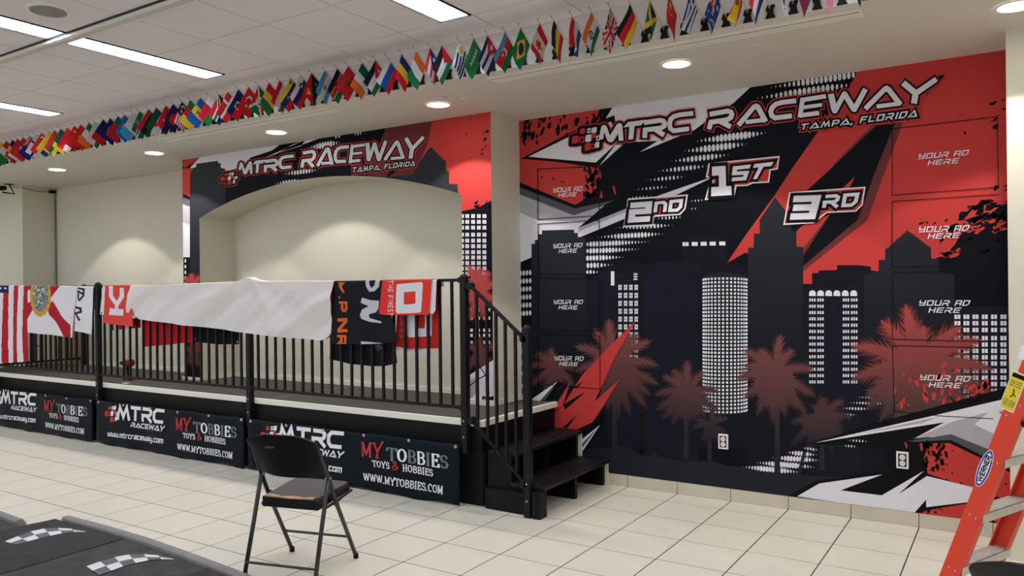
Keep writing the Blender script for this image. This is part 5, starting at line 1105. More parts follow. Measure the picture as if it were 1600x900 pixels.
FLAGS = [
 ('white and black', H(Wt, Wt, K)), ('pink and white', H(Wt, (214, 120, 140))), ('maroon and white', Vv(Wt, MR, MR)),
 ('white disc-marked', [('poly', rect(0, 0, 1, 1), Wt), disc(.5, .5, .26, R), ('poly', rect(.5, .5, .72, .72), N), bar(.74, .2, .86, .34, .05, K), bar(.74, .8, .86, .66, .05, K), bar(.14, .34, .26, .2, .05, K)]),
 ('red, white and blue', H(R, Wt, N)), ('red and gold crest', [('poly', rect(0, 0, 1, 1), R), ('poly', rect(0, .25, 1, .75), Yl), disc(.35, .5, .16, (150, 90, 50))]),
 ('blue star-dotted', [('poly', rect(0, 0, 1, 1), (34, 56, 122))] + jack(0, 0, .5, .5) + [star(.25, .78, .13, Wt), star(.75, .2, .08, Wt), star(.62, .48, .08, Wt), star(.88, .42, .08, Wt), star(.75, .82, .1, Wt), star(.8, .58, .05, Wt)]),
 ('blue-white pinstriped', S9 + [('poly', rect(0, 0, .38, 5/9), (36, 56, 120)), ('poly', rect(.15, 0, .23, 5/9), Wt), ('poly', rect(0, .22, .38, .33), Wt)]),
 ('red gold-starred', [('poly', rect(0, 0, 1, 1), R), star(.18, .28, .19, Yl), star(.37, .1, .07, Yl), star(.44, .22, .07, Yl), star(.44, .38, .07, Yl), star(.37, .5, .07, Yl)]),
 ('black-green gold-crossed', [('poly', rect(0, 0, 1, 1), G), ('poly', [(0, 0), (.5, .5), (0, 1)], K), ('poly', [(1, 0), (.5, .5), (1, 1)], K), bar(-.1, -.1, 1.1, 1.1, .16, Yl), bar(-.1, 1.1, 1.1, -.1, .16, Yl)]),
 ('black-red-gold striped', H(K, R, Yl)), ('blue crossed union', jack()),
 ('saffron-white-green wheel', H(O, Wt, G) + [disc(.5, .5, .17, (30, 50, 120)), disc(.5, .5, .1, Wt), disc(.5, .5, .05, (30, 50, 120))]), ('wavy red-white-blue', H(R, Wt, BL)), ('black-yellow-red striped', H(K, Yl, R)),
 ('red-white maple leaf', Vv(R, Wt, Wt, R) + [leaf]), ('green diamond and disc', [('poly', rect(0, 0, 1, 1), (20, 124, 70)), ('poly', [(.5, .1), (.92, .5), (.5, .9), (.08, .5)], Yl), disc(.5, .5, .25, (28, 44, 100))]),
 ('blue-red-green crescent', H(LB, R, G)[::-1] + [disc(.48, .5, .17, Wt), disc(.52, .5, .13, R), star(.6, .5, .08, Wt)]), ('lone star striped', H(N, Wt, N, Wt, N) + [tri(R, .52), star(.17, .5, .16, Wt)]),
 ('green scripted', [('poly', rect(0, 0, 1, 1), (40, 132, 74))] + scr), ('sun and blue stripes', [('poly', rect(0, i/9, 1, (i+1)/9), Wt if i % 2 == 0 else (28, 44, 100)) for i in range(9)] + [('poly', rect(0, 0, .36, 5/9), Wt), disc(.18, .28, .17, (212, 180, 60))]),
 ('green-white-black red triangle', H(K, Wt, G)[::1] + [tri(R, .42)]), ('blue triangle red striped', H(R, Wt, R, Wt, R) + [tri(N, .5), star(.17, .5, .16, Wt)]),
 ('orange-white-green striped', Vv(O, Wt, G)), ('blue-yellow-red striped', Vv(N, Yl, R)), ('white-blue-red striped', H(Wt, BL, R)),
 ('black-white-green star', H(K, Wt, G) + [tri(R, .5), star(.17, .5, .1, Wt, .4, 7)]), ('green-white-orange striped', Vv(DG, Wt, O)), ('red green-star', [('poly', rect(0, 0, 1, 1), (200, 40, 44)), star(.5, .5, .24, (60, 84, 50))]),
 ('black-red-green shield', H(K, R, G) + [('poly', rect(0, .3, 1, .35), Wt), ('poly', rect(0, .65, 1, .7), Wt), ('poly', ell(.5, .5, .12, .32, 12), (150, 30, 44)), bar(.5, .16, .5, .84, .03, Wt)]),
 ('pale blue-white badge', H(LB, Wt, LB) + [disc(.5, .5, .13, (150, 150, 60))]), ('red-black diagonal bird', [('poly', rect(0, 0, 1, 1), K), ('poly', [(0, 0), (1, 0), (1, 1)], R), ('poly', [(.6, .2), (.85, .25), (.72, .5), (.62, .35)], Yl), star(.2, .55, .07, Wt), star(.3, .75, .07, Wt), star(.14, .82, .07, Wt)]),
 ('white-blue-red shield', H(Wt, (26, 40, 110), R) + [('poly', [(.2, .2), (.38, .2), (.36, .5), (.29, .6), (.22, .5)], (26, 40, 110)), disc(.29, .38, .07, Wt)]), ('yellow-blue-red arc of stars', H(Yl, (28, 44, 110), R) + [star(.5+.16*math.cos(a), .62-.17*math.sin(a), .035, Wt) for a in (.4, .9, 1.4, 1.8, 2.3, 2.8)] + [disc(.12, .14, .09, (110, 80, 50))]),
 ('red-white-green striped', H(R, Wt, G)), ('red-yellow-green striped', Vv(R, Yl, G)), ('green-red white saltire', [('poly', rect(0, 0, 1, 1), R), ('poly', [(0, 0), (.5, .5), (0, 1)], G), ('poly', [(1, 0), (.5, .5), (1, 1)], G), bar(-.1, -.1, 1.1, 1.1, .12, Wt), bar(-.1, 1.1, 1.1, -.1, .12, Wt), disc(.5, .5, .24, Wt), star(.5, .38, .07, R), star(.42, .58, .07, R), star(.58, .58, .07, R)]),
 ('scarlet crescent', [('poly', rect(0, 0, 1, 1), (214, 34, 40)), disc(.4, .5, .26, Wt), disc(.46, .5, .21, (214, 34, 40)), star(.64, .5, .11, Wt)]), ('navy over red palm', H(N, R) + [('poly', rect(.38, .33, .62, .67), Wt), disc(.5, .5, .12, DG)]), ('red white-crossed', cross(R, Wt, .09, Wt, .09, .38)),
 ('green Y-banded', [('poly', rect(0, 0, 1, .5), R), ('poly', rect(0, .5, 1, 1), N), ('poly', rect(0, .33, 1, .67), Wt), bar(-.1, -.05, .45, .5, .3, Wt), bar(-.1, 1.05, .45, .5, .3, Wt), ('poly', rect(.35, .4, 1, .6), G), bar(-.1, -.05, .45, .5, .2, G), bar(-.1, 1.05, .45, .5, .2, G), tri(Yl, .38), tri(K, .3)]),
 ('white column red-green', [('poly', rect(0, 0, .33, 1), Wt), ('poly', rect(.33, 0, 1, .5), R), ('poly', rect(.33, .5, 1, 1), G)]), ('blue-gold trident', Vv(BL, Yl, BL) + [bar(.5, .3, .5, .75, .04, K), bar(.4, .3, .42, .5, .04, K), bar(.6, .3, .58, .5, .04, K), bar(.4, .5, .6, .5, .04, K)]),
 ('green-red-yellow starred', Vv(G, R, Yl) + [star(.5, .5, .14, Yl)]), ('moon and red stripes', [('poly', rect(0, i/11, 1, (i+1)/11), R if i % 2 == 0 else Wt) for i in range(11)] + [('poly', rect(0, 0, .5, .55), (28, 34, 86)), disc(.18, .28, .15, Yl), disc(.22, .28, .12, (28, 34, 86)), star(.33, .28, .12, Yl)]),
 ('navy red-ringed', [('poly', rect(0, 0, 1, 1), (26, 30, 74)), disc(.55, .5, .3, R), disc(.55, .5, .22, (120, 30, 50)), disc(.55, .5, .16, R)]), ('red and navy split', H(R, (26, 34, 78)) + [star(.6, .3, .1, Wt)]), ('green and white red-badged', H(DG, Wt) + [disc(.6, .55, .12, R)]),
 ('red-black-green banded', H(R, K, DG)), ('green black-crossed', cross(G, Wt, .12, K, .045)), ('white and pale blue', Vv(Wt, Wt, LB)), ('blue gold-disc', [('poly', rect(0, 0, 1, 1), (44, 120, 190)), disc(.45, .5, .26, Yl)]), ('green then red', Vv(G, R, R)), ('deep navy ringed', [('poly', rect(0, 0, 1, 1), (22, 38, 120))] + [star(.5+.2*math.cos(a*.524), .5-.28*math.sin(a*.524), .04, Yl) for a in range(12)]),
 ('navy and rose', Vv((24, 36, 110), (24, 36, 110), R)), ('white, green-cornered', [('poly', rect(0, 0, 1, 1), Wt), ('poly', rect(0, .7, 1, 1), G)]), ('green-white-saffron', Vv(G, Wt, O)), ('red star-marked', [('poly', rect(0, 0, 1, 1), (212, 42, 36)), star(.5, .5, .22, Yl)]), ('plain scarlet', [('poly', rect(0, 0, 1, 1), (206, 36, 36)), star(.2, .25, .14, Yl)]), ('red over white', H(R, Wt)),
 ('dark green gold-edged', [('poly', rect(0, 0, 1, 1), DG), ('poly', rect(.75, 0, 1, 1), Yl)]), ('green-gold tricolour', H(R, G, Yl)), ('yellow', [('poly', rect(0, 0, 1, 1), Yl), ('poly', rect(.8, .5, 1, 1), N)]), ('red over white crescent', H(R, Wt) + [disc(.2, .25, .15, Wt), disc(.25, .25, .12, R)]), ('white navy-crossed', cross(Wt, (28, 44, 100), .1, (28, 44, 100), .1, .38)),
 ('navy crossed canton', [('poly', rect(0, 0, 1, 1), (28, 44, 110))] + jack(0, 0, .5, .5)), ('red white-squared', [('poly', rect(0, 0, 1, 1), R), ('poly', rect(.42, .25, .58, .75), Wt), ('poly', rect(.3, .42, .7, .58), Wt)]), ('broad red', [('poly', rect(0, 0, 1, 1), (206, 40, 36)), ('poly', rect(.85, .0, 1, 1), Wt)]), ('yellow-blue-red', Vv(N, Yl, R)), ('red, white, green', Vv(R, Wt, G)),
 ('lemon and green', H(Yl, G)), ('white red-edged', Vv(R, Wt, R)), ('blue over yellow', H(BL, Yl)), ('crimson', [('poly', rect(0, 0, 1, 1), (180, 30, 46)), disc(.5, .5, .2, Wt)]), ('green starred', [('poly', rect(0, 0, 1, 1), G), star(.5, .5, .2, R)]), ('black-gold-red', H(K, Yl, R))]
A_, B_ = .26, .18
def clip_mesh():
    q = MB(); pr = [(-.026, 0), (.026, 0), (.016, .022), (.014, .045), (.024, .066), (.012, .072), (.004, .062), (-.008, .074), (-.018, .060), (-.024, .040), (-.014, .028), (-.018, .014)]
    q.prism([(x, 0, z) for x, z in pr], (0, -.022, 0), 'cable_black'); o = q.build('holder'); me = o.data; bpy.data.objects.remove(o); return me
def stick_mesh():
    q = MB(); q.tube([(0, -.012, .045), (0, -A_, B_)], .0026, 'worn_stick', 6); q.tube([(0, -A_+.0, B_-.0), (0, -A_-.008, B_+.0055)], [.0045, .001], 'stick_tip', 6); o = q.build('stick'); me = o.data; bpy.data.objects.remove(o); return me
mat('worn_stick', (186, 170, 150), .6, var=.1); mat('stick_tip', (120, 104, 88), .5)
HM, SM = clip_mesh(), stick_mesh()
NS, NT = 30, 22
for k in range(76):
    x = -.628-.12315*k; desc, ops = FLAGS[k % len(FLAGS)]
    right = FLAGS[(k-1) % len(FLAGS)][0] if k else None
    lab = f'small {desc} flag on the bulkhead' + (f', left of the {right} one' if k else ', last one at the right end')
    w_ = lab.replace(',', '').split()
    if len(w_) > 16: lab = f'small {desc} hand flag on a stick'
    e = empty('hand_flag', (x, YE-.012, ZS+.002), lab, 'flag', 'small national flags along the bulkhead')
    rg2 = random.Random(k)
    yaw = rg2.uniform(-.12, .12)
    for me, nm in ((HM, 'holder'), (SM, 'stick')):
        o = bpy.data.objects.new(nm, me); COL.objects.link(o); o.parent = e
        if nm == 'stick': o.rotation_euler = (0, 0, yaw*.5)
    # cloth: hoist along the stick, fly falling below it
    d = Vector((0, -A_, B_)); d.rotate(Matrix.Rotation(yaw*.5, 3, 'Z')); top = d*(.90 if k < 30 else .93); hoist = -d.normalized()*(.140 if k < 30 else .128)
    droop = rg2.uniform(-.02, .02); fold = rg2.uniform(.3, 1); big = 1.0 if k < 30 else 1.05
    fly = Vector((rg2.uniform(-.03, .012), (-.09+droop)*big, -.178*big)); nrm = hoist.cross(fly).normalized()
    V = []; ph = rg2.uniform(0, 6); curl = rg2.uniform(-.03, .03)
    for j in range(NT+1):
        for i in range(NS+1):
            s, t = i/NS, j/NT
            p = top+hoist*t+fly*s+nrm*(.011*fold*s*math.sin(t*5+ph+s*2)+curl*s*s+.006*fold*math.sin(s*4+ph)*s)
            if k in (9, 13, 5, 7): p += hoist*(-.25*s*(t-.5))+nrm*.012*math.sin(t*9+ph)*s
            V.append(tuple(p))
    F = [(j*(NS+1)+i, j*(NS+1)+i+1, (j+1)*(NS+1)+i+1, (j+1)*(NS+1)+i) for j in range(NT) for i in range(NS)]
    gi, gj = np.meshgrid((np.arange(NS)+.5)/NS, (np.arange(NT)+.5)/NT); cx = gi.ravel(); cy_ = gj.ravel(); col = np.zeros((NS*NT, 4)); col[:] = (*lin(Wt), 1)
    for _, pl, c in ops: paint(cx, cy_, col, pl, c)
    me = bpy.data.meshes.new('cloth'); me.from_pydata(V, [], F); at = me.attributes.new('print', 'FLOAT_COLOR', 'FACE'); at.data.foreach_set('color', col.ravel())
    me.materials.append(MATS['printed_cloth']); me.polygons.foreach_set('use_smooth', [True]*len(me.polygons)); me.update()
    o = bpy.data.objects.new('cloth', me); COL.objects.link(o); o.parent = e
# ------------------------------------------------------------------ folding chairs
def chair(cx, cy, rot, label, worn=True):
    e = empty('folding_chair', (cx, cy, 0), label, 'chair', 'black folding chairs')
    r = Vector((math.cos(rot), math.sin(rot), 0)); f = Vector((-math.sin(rot), math.cos(rot), 0)); O_ = Vector((cx, cy, 0))
    def L(x, y, z): return O_+r*x+f*y+Vector((0, 0, z))
    for s in (-1, 1):
        x = .222*s
        q = MB(); q.tube([L(x*.94, -.196, .765), L(x*.96, -.16, .70), L(x, -.075, .535), L(x, -.01, .405), L(x*1.0, .22, .012)], .0125, 'chair_tube', 10); part(q, 'leg', e, smooth=True)
        q = MB(); q.tube([L(x*1.0, -.085, .555), L(x*1.0, -.16, .30), L(x*1.02, -.245, .012)], .0125, 'chair_tube', 10); part(q, 'leg', e, smooth=True)
        for y, xx in ((.22, 1.0), (-.245, 1.02)):
            q = MB(); q.tube([L(x*xx, y, .0), L(x*xx, y-.004*(1 if y > 0 else -1), .03)], .0155, 'black_board', 10); part(q, 'foot', e)
        q = MB(); q.tube([L(x*.93, -.10, .385), L(x*.93, .02, .392), L(x*.93, .20, .415)], .009, 'chair_tube', 8); part(q, 'seat_rail', e, smooth=True)
        q = MB(); q.tube([L(x*.97, -.01, .44), L(x*.9, .02, .37), L(x*.96, .06, .40)], .006, 'chair_tube', 8); part(q, 'hinge_link', e, smooth=True)
        q = MB(); q.tube([L(x-.018*s, -.083, .552), L(x+.014*s, -.083, .552)], .009, 'steel', 10); part(q, 'pivot', e)
    q = MB(); q.tube([L(-.222, .135, .155), L(.222, .135, .155)], .008, 'chair_tube', 8); part(q, 'stretcher', e)
    q = MB(); q.tube([L(-.224, -.232, .085), L(.224, -.232, .085)], .008, 'chair_tube', 8); part(q, 'stretcher', e)
    # seat
    def slab(nm, m_, fn, th, NXX=20, NYY=14, bev=.0):
        q = MB(); 
        for side in (0, 1):
            for j in range(NYY+1):
                for i in range(NXX+1): q.v.append(tuple(fn(i/NXX, j/NYY, side)))
        n1 = (NXX+1)*(NYY+1)
        for j in range(NYY):
            for i in range(NXX):
                a = j*(NXX+1)+i; q.f.append((a, a+1, a+NXX+2, a+NXX+1)); q.f.append((n1+a, n1+a+NXX+1, n1+a+NXX+2, n1+a+1)); q.m += [q.mi(m_)]*2
        edge = [i for i in range(NXX+1)]+[(j+1)*(NXX+1)-1 for j in range(1, NYY+1)]+[NYY*(NXX+1)+i for i in range(NXX-1, -1, -1)]+[j*(NXX+1) for j in range(NYY-1, 0, -1)]
        for a, b in zip(edge, edge[1:]+edge[:1]): q.f.append((a, n1+a, n1+b, b)); q.m.append(q.mi(m_))
        return part(q, nm, e, smooth=False, bevel=bev)
    def seat_xy(u, v):
        x = (u-.5)*2; w = .205*(1-.10*(1-v)); y = -.135+.375*v
        # rounded front corners
        c = max(0, (v-.8)/.2); w *= (1-.10*c*c); y -= .02*abs(x)**4*(1 if v > .7 else 0)
        return x*w, y
    def seat(u, v, side):
        x, y = seat_xy(u, v); z = .437+.018*v-.012*math.sin(math.pi*u)*math.sin(math.pi*min(1, v*1.1))-.015*max(0, v-.85)/.15
        return L(x, y, z if side == 0 else z-.060+.026*v)
    slab('seat', 'chair_plastic', seat, .03, bev=.006)
    def pad(u, v, side):
        x, y = seat_xy(.04+.92*u, .03+.92*v); z = .4375+.018*v-.012*math.sin(math.pi*u)*math.sin(math.pi*min(1, v*1.1)); return L(x, y, z+(.0055 if side == 0 else -.004))
    slab('seat_top', 'chair_seat', pad, .005)
    if worn:
        def wr(u, v, side): return L(-.165+.32*u, -.138+.018*v+.004*math.sin(u*9), .4435+(.0015 if side == 0 else -.005)+.003*v-.003*math.sin(math.pi*u)+.003*math.sin(u*14)*v)
        slab('worn_edge', 'worn_edge', wr, .01, 20, 2)
    # back: curved shell narrowing downward
    def back(u, v, side):
        x = (u-.5)*2; w = .200+.035*v**1.0; 
        w *= 1-.16*max(0, (v-.82)/.18)**2.2; w *= 1-.10*max(0, (.12-v)/.12)**2
        z = .555+.265*v-.030*abs(x)**3*(1 if v > .5 else 0)*max(0, (v-.6)/.4)+.012*abs(x)**3*(1-v)
        y = -.088-.125*v-.035*(1-x*x)*.9
        return L(x*w, y-(0 if side == 0 else .020)+(.01 if side else 0)*0, z)
    slab('backrest', 'chair_plastic', back, .02, 24, 16, bev=.007)
    hb = L(-.045, 0, 0)
    q = MB(); hc = [L(-.075, -.262, .742), L(-.015, -.262, .742), L(-.015, -.262, .752), L(-.075, -.262, .752)]; q.prism([p+f*.012 for p in hc], -f*.010, 'grey_plastic'); part(q, 'hand_slot', e, bevel=.002)
    return e
chair(-3.522, 3.205, math.radians(15), 'black folding chair with worn seat edge in front of the stage')
# ------------------------------------------------------------------ race track mats
mt = empty('track_mat', (-5, 2.2, 0), 'dark foam race track surface with checkered strips, bottom left', 'track')
CB1 = [(-7.2, 2.775), (-6.75, 2.778), (-6.32, 2.776), (-5.84, 2.752)]
CB2 = [(-5.655, 2.965), (-5.17, 2.972), (-4.72, 2.962), (-4.22, 2.925), (-3.78, 2.885), (-3.3, 2.83), (-2.9, 2.76)]
def cur(x):
    cb = CB1 if x < -5.74 else CB2
    for a, b in zip(cb, cb[1:]):
        if x <= b[0]: return a[1]+(b[1]-a[1])*max(0, (x-a[0]))/(b[0]-a[0])-.041
    return cb[-1][1]-.041
def jag(x0, x1, y0, y1, name, m_, z=.02, first=False):
    q = MB(); pts = []; n = int((x1-x0)/.04)
    for i in range(n):
        a = x0+(x1-x0)*i/n; b = x0+(x1-x0)*(i+.5)/n; c = x0+(x1-x0)*(i+1)/n
        if first: pts += [(a, cur(a)), (c-.0001, cur(c))]
        else: pts += [(a, y1), (b, y1), (b, y1+.012), (c, y1+.012)]
    poly = [(x0, y0), (x1, y0)]+[p for p in pts[::-1]]
    q.prism([(a, b, .001) for a, b in poly], (0, 0, z), m_); return part(q, name, mt)
XM = [-7.2, -6.3, -5.735, -4.88, -3.95, -3.0]
for i, (a, b) in enumerate(zip(XM, XM[1:])):
    k = 0; y = cur(b-.01)+.04; zz = .018 if i % 2 else .022
    while y > .2:
        jag(a+.002, b-.002, max(.2, y-.90), y-.014, 'foam_tile', 'mat_black' if (i+k) % 2 else 'mat_dark', zz, k == 0); y -= .9; k += 1
def curb(pts, label, group):
    e = empty('track_curb', (sum(p[0] for p in pts)/len(pts), pts[0][1], 0), label, 'curb', group)
    for a, b in zip(pts, pts[1:]):
        ax_, bx_ = Vector((*a, 0)), Vector((*b, 0)); d = (bx_-ax_).normalized(); nn = Vector((-d.y, d.x, 0)); a2 = ax_+d*.0015; b2 = bx_-d*.0015
        prof = [(-.038, .002), (-.036, .036), (-.026, .046), (.010, .046), (.030, .020), (.036, .002)]
        q = MB(); q.prism([a2+nn*x+Vector((0, 0, z)) for x, z in prof], b2-a2, 'curb_grey'); s_ = part(q, 'segment', e)
        m2 = (a2+b2)/2
        for t in (.28, .74):
            c = a2+(b2-a2)*t+nn*.037
            q = MB(); q.prism([c+Vector((-.02, -.012, .003)), c+Vector((.02, -.012, .003)), c+Vector((.014, .012, .003)), c+Vector((-.014, .012, .003))], (0, 0, .014), 'curb_grey'); q.v = [(p[0]-e.location.x, p[1]-e.location.y, p[2]) for p in q.v]; o = q.build('tab', s_)
    return e
curb(CB1, 'grey plastic track curb at the far left of the dark mat', 'track curbs')
curb(CB2, 'grey plastic track curb running from the mat corner towards the chair', 'track curbs')
def checks(up, lo, z):
    up = resample(up, 6); lo = resample(lo, 6)
    e = empty('checkered_strip', tuple(atZ(*up[3], z)), CL.pop(0), 'checkered strip', 'checkered strips on the track mat')
    for i in range(6):
        for j in range(2):
            def pt(ii, jj): a = atZ(*up[ii], z); b = atZ(*lo[ii], z); return a+(b-a)*jj/2
            q = MB(); q.prism([pt(i, j), pt(i, j+1), pt(i+1, j+1), pt(i+1, j)], (0, 0, .0012), 'check_white' if (i+j) % 2 == 0 else 'check_grey'); part(q, 'square', e)
CL = ['curved white and grey checkered strip, the left one on the mat', 'curved white and grey checkered strip, the right one on the mat']
checks([(8, 846), (45, 831), (74, 825), (105, 825), (133, 830)], [(25, 851), (58, 842), (92, 834), (115, 831), (134, 831)], .0235)
checks([(135, 885), (172, 872), (205, 866), (240, 866), (270, 873)], [(155, 899), (195, 884), (228, 876), (250, 874), (272, 874)], .0235)
# ------------------------------------------------------------------ step ladder
rd = Vector((math.sin(math.radians(23.7)), math.cos(math.radians(23.7)), 0)); ld = Vector((rd.y, -rd.x, 0))
d0 = ray(1467, 900); p0 = Vector((0, 0, CH))+d0*(4.0/d0.dot(FW)); TL_ = math.radians(19.5)
ax_l = (ld*math.sin(TL_)+UP*math.cos(TL_)); O0 = p0-ax_l*(p0.z/ax_l.z); wd_l = (ld*math.cos(TL_)-UP*math.sin(TL_))
e = empty('step_ladder', (O0.x, O0.y, 0), 'orange fiberglass step ladder with aluminium steps at the right edge', 'ladder')
LWD = .085; FLG = .05; TH = .006; LEN = 2.35; RW = .50
def rail(o, sgn, nm, ax_=ax_l, w_=wd_l, L0=.03, L1=LEN, wd=LWD):
    q = MB()
    def bx(a0, a1, b0, b1):
        q.hexa([o+w_*a0+rd*b0*sgn+ax_*L0, o+w_*a1+rd*b0*sgn+ax_*L0, o+w_*a1+rd*b1*sgn+ax_*L0, o+w_*a0+rd*b1*sgn+ax_*L0, o+w_*a0+rd*b0*sgn+ax_*L1, o+w_*a1+rd*b0*sgn+ax_*L1, o+w_*a1+rd*b1*sgn+ax_*L1, o+w_*a0+rd*b1*sgn+ax_*L1], 'ladder_orange')
    bx(0, wd, 0, TH); bx(0, TH, TH, FLG); bx(wd-TH, wd, TH, FLG); return part(q, nm, e)
near = rail(O0, 1, 'side_rail'); far = rail(O0+rd*RW, -1, 'side_rail')
# rear section
ax_r = (-ld*math.sin(math.radians(-24))*1+UP*math.cos(math.radians(24))); 
AP = O0+ax_l*LEN; ax_b = (-(ld)*math.sin(math.radians(17))+UP*math.cos(math.radians(17))); OB = AP+ld*.06-ax_b*(AP.z/ax_b.z)
wb = (ld*math.cos(math.radians(17))+UP*math.sin(math.radians(17)))
rail(OB, 1, 'rear_rail', ax_b, wb, .02, LEN*.97, .05); rail(OB+rd*RW, -1, 'rear_rail', ax_b, wb, .02, LEN*.97, .05)
s0 = .113/ax_l.z*0+.20
steps_s = []
for k in range(7):
    s = .215+.3048*k; steps_s.append(s); c = O0+ax_l*s+wd_l*.002
    q = MB(); y0, y1 = TH+.001, RW-TH-.001; hz = .045
    def sb(a0, a1, z0, z1):
        q.hexa([c+ld*a0+rd*y0+UP*z0, c+ld*a1+rd*y0+UP*z0, c+ld*a1+rd*y1+UP*z0, c+ld*a0+rd*y1+UP*z0, c+ld*a0+rd*y0+UP*z1, c+ld*a1+rd*y0+UP*z1, c+ld*a1+rd*y1+UP*z1, c+ld*a0+rd*y1+UP*z1], 'alu')
    sb(.0, .088, .0, .004); sb(-.004, .0, -.040, .004); sb(.084, .088, -.040, .004)
    for i in range(5): sb(.008+.016*i, .012+.016*i, .004, .0065)
    part(q, 'step', e)
    for a in (.03, .062):
        p = O0+ax_l*(s-.0)+wd_l*a; q = MB(); q.tube([p-rd*.004, p+rd*.001], [.005, .007], 'steel', 10); part(q, 'rivet', near)
# braces under the lowest step and rail feet
for o_, sg in ((O0, 1), (O0+rd*RW, -1)):
    q = MB(); a = o_+rd*(.012*sg)+ax_l*.165+wd_l*.03; b = o_+rd*(.012*sg)+ax_l*.03+wd_l*.03; c = o_+rd*(.15*sg)+ax_l*.160+wd_l*.03
    q.prism([a, b-UP*.02*0, c], wd_l*.03, 'grey_plastic'); part(q, 'corner_brace', e, bevel=.003)
    q = MB(); z0 = o_+Vector((0, 0, 0)); q.hexa([z0+ld*-.01+rd*-.008*sg, z0+ld*.10+rd*-.008*sg, z0+ld*.10+rd*.055*sg, z0+ld*-.01+rd*.055*sg, z0+ax_l*.09+wd_l*-.004+rd*-.006*sg, z0+ax_l*.09+wd_l*.09+rd*-.006*sg, z0+ax_l*.09+wd_l*.09+rd*.053*sg, z0+ax_l*.09+wd_l*-.004+rd*.053*sg], 'black_board'); part(q, 'foot_pad', e, bevel=.004)
def on_rail(s, w, h=0): return O0+ax_l*s+wd_l*w-rd*(.0006+h)
#SPR
# oval maker's plate with lettering
def srail(u, v):
    # pixel to rail coordinates (s along, w across)
    d = ray(u, v); n = rd; t = (O0-Vector((0, 0, CH))).dot(n)/d.dot(n); p = Vector((0, 0, CH))+d*t-O0
    return p.dot(ax_l), p.dot(wd_l)
# spreader bar near the upper right
for o_, sg in ((O0, 1), (O0+rd*RW, -1)):
    SP = srail(1568, 647)[0]; a = o_+ax_l*(SP-.01)+wd_l*.10+rd*.03*sg; 
    q = MB(); b = OB+ax_b*(SP-.05)+rd*.03*sg+(rd*RW if sg < 0 else Vector((0, 0, 0))); mid = (a+b)/2-UP*.03
    q.tube([a, mid, b], .008, 'black_metal', 8); part(q, 'spreader', e)
    q = MB(); q.tube([a-rd*.012*sg, a+rd*.012*sg], .016, 'black_metal', 12); part(q, 'spreader_pivot', e)
s1, w1 = srail(1538, 732)
for k, (a, b, m_) in enumerate(((.100, .0285, 'ink_white'), (.096, .0255, 'label_blue'), (.084, .0185, 'ink_white'))):
    q = MB(); q.prism([on_rail(s1+a*math.cos(2*math.pi*i/40), w1+b*math.sin(2*math.pi*i/40), k*.0003) for i in range(40)], -rd*.0003, m_); part(q, 'maker_plate', near)
q = MB()
for i, p in enumerate(text_polys('WERNER', [(s1-.070, w1-.0115), (s1+.070, w1-.0115), (s1+.070, w1+.0115), (s1-.070, w1+.0115)], .26, ROUND, gap=.16)): q.poly([on_rail(a, b, .0014+i*4e-6) for a, b in p], 'm_black')
part(q, 'maker_lettering', near, recalc=False)
sL, wL = srail(1583, 612)
for k, (a, b, m_) in enumerate(((.096, .034, 'ink_white'), (.092, .031, 'label_yellow'))):
    q = MB(); q.prism([on_rail(sL+x*a, wL+y*b, k*.0003) for x, y in ((-1, -1), (1, -1), (1, 1), (-1, 1))], -rd*.0003, m_); part(q, 'warning_label', near)
q = MB(); q.prism([on_rail(sL+a, wL+b, .0007) for a, b in ((.068, -.028), (.088, -.028), (.088, .028), (.068, .028))], -rd*.0003, 'm_black'); part(q, 'label_header', near)
q = MB(); lay = 0
for a in (.05, .04, .028, -.045, -.054, -.063, -.072):
    for b0, b1 in ((-.026, -.004), (-.001, .026)): q.poly([on_rail(sL+a-.0022, wL+b0, .0008), on_rail(sL+a+.0022, wL+b0, .0008), on_rail(sL+a+.0022, wL+b1, .0008), on_rail(sL+a-.0022, wL+b1, .0008)], 'label_ink')  if 'label_ink' in MATS else None
mat('label_ink', (120, 108, 30), .5)
for a in (.05, .04, .028, -.045, -.054, -.063, -.072):
    for b0, b1 in ((-.026, -.004), (-.001, .026)): q.poly([on_rail(sL+a-.0022, wL+b0, .0008), on_rail(sL+a+.0022, wL+b0, .0008), on_rail(sL+a+.0022, wL+b1, .0008), on_rail(sL+a-.0022, wL+b1, .0008)], 'label_ink')
for p in (ribbon([(sL+.015, wL+.0), (sL-.01, wL+.006), (sL-.03, wL-.004)], .005, .005)+ribbon([(sL-.005, wL+.004), (sL-.02, wL+.018)], .004, .004)): q.poly([on_rail(a, b, .0009) for a, b in p], 'm_black')
part(q, 'label_print', near, recalc=False)
sL, wL = srail(1603, 553)
q = MB(); q.prism([on_rail(sL+x*.03, wL+y*.028) for x, y in ((-1, -1), (1, -1), (1, 1), (-1, 1))], -rd*.0003, 'ink_white'); part(q, 'white_label', near)
for s_, w_ in ((srail(1563, 644)), (srail(1573, 649))):
    q = MB(); p = O0+ax_l*s_+wd_l*w_; q.tube([p-rd*.005, p], [.006, .008], 'steel', 10); part(q, 'rivet', near)
# second chair whose back shows at the bottom right corner
ch2 = chair(.13, 2.90, math.radians(-8), 'second black folding chair, only its back top showing bottom right', False)
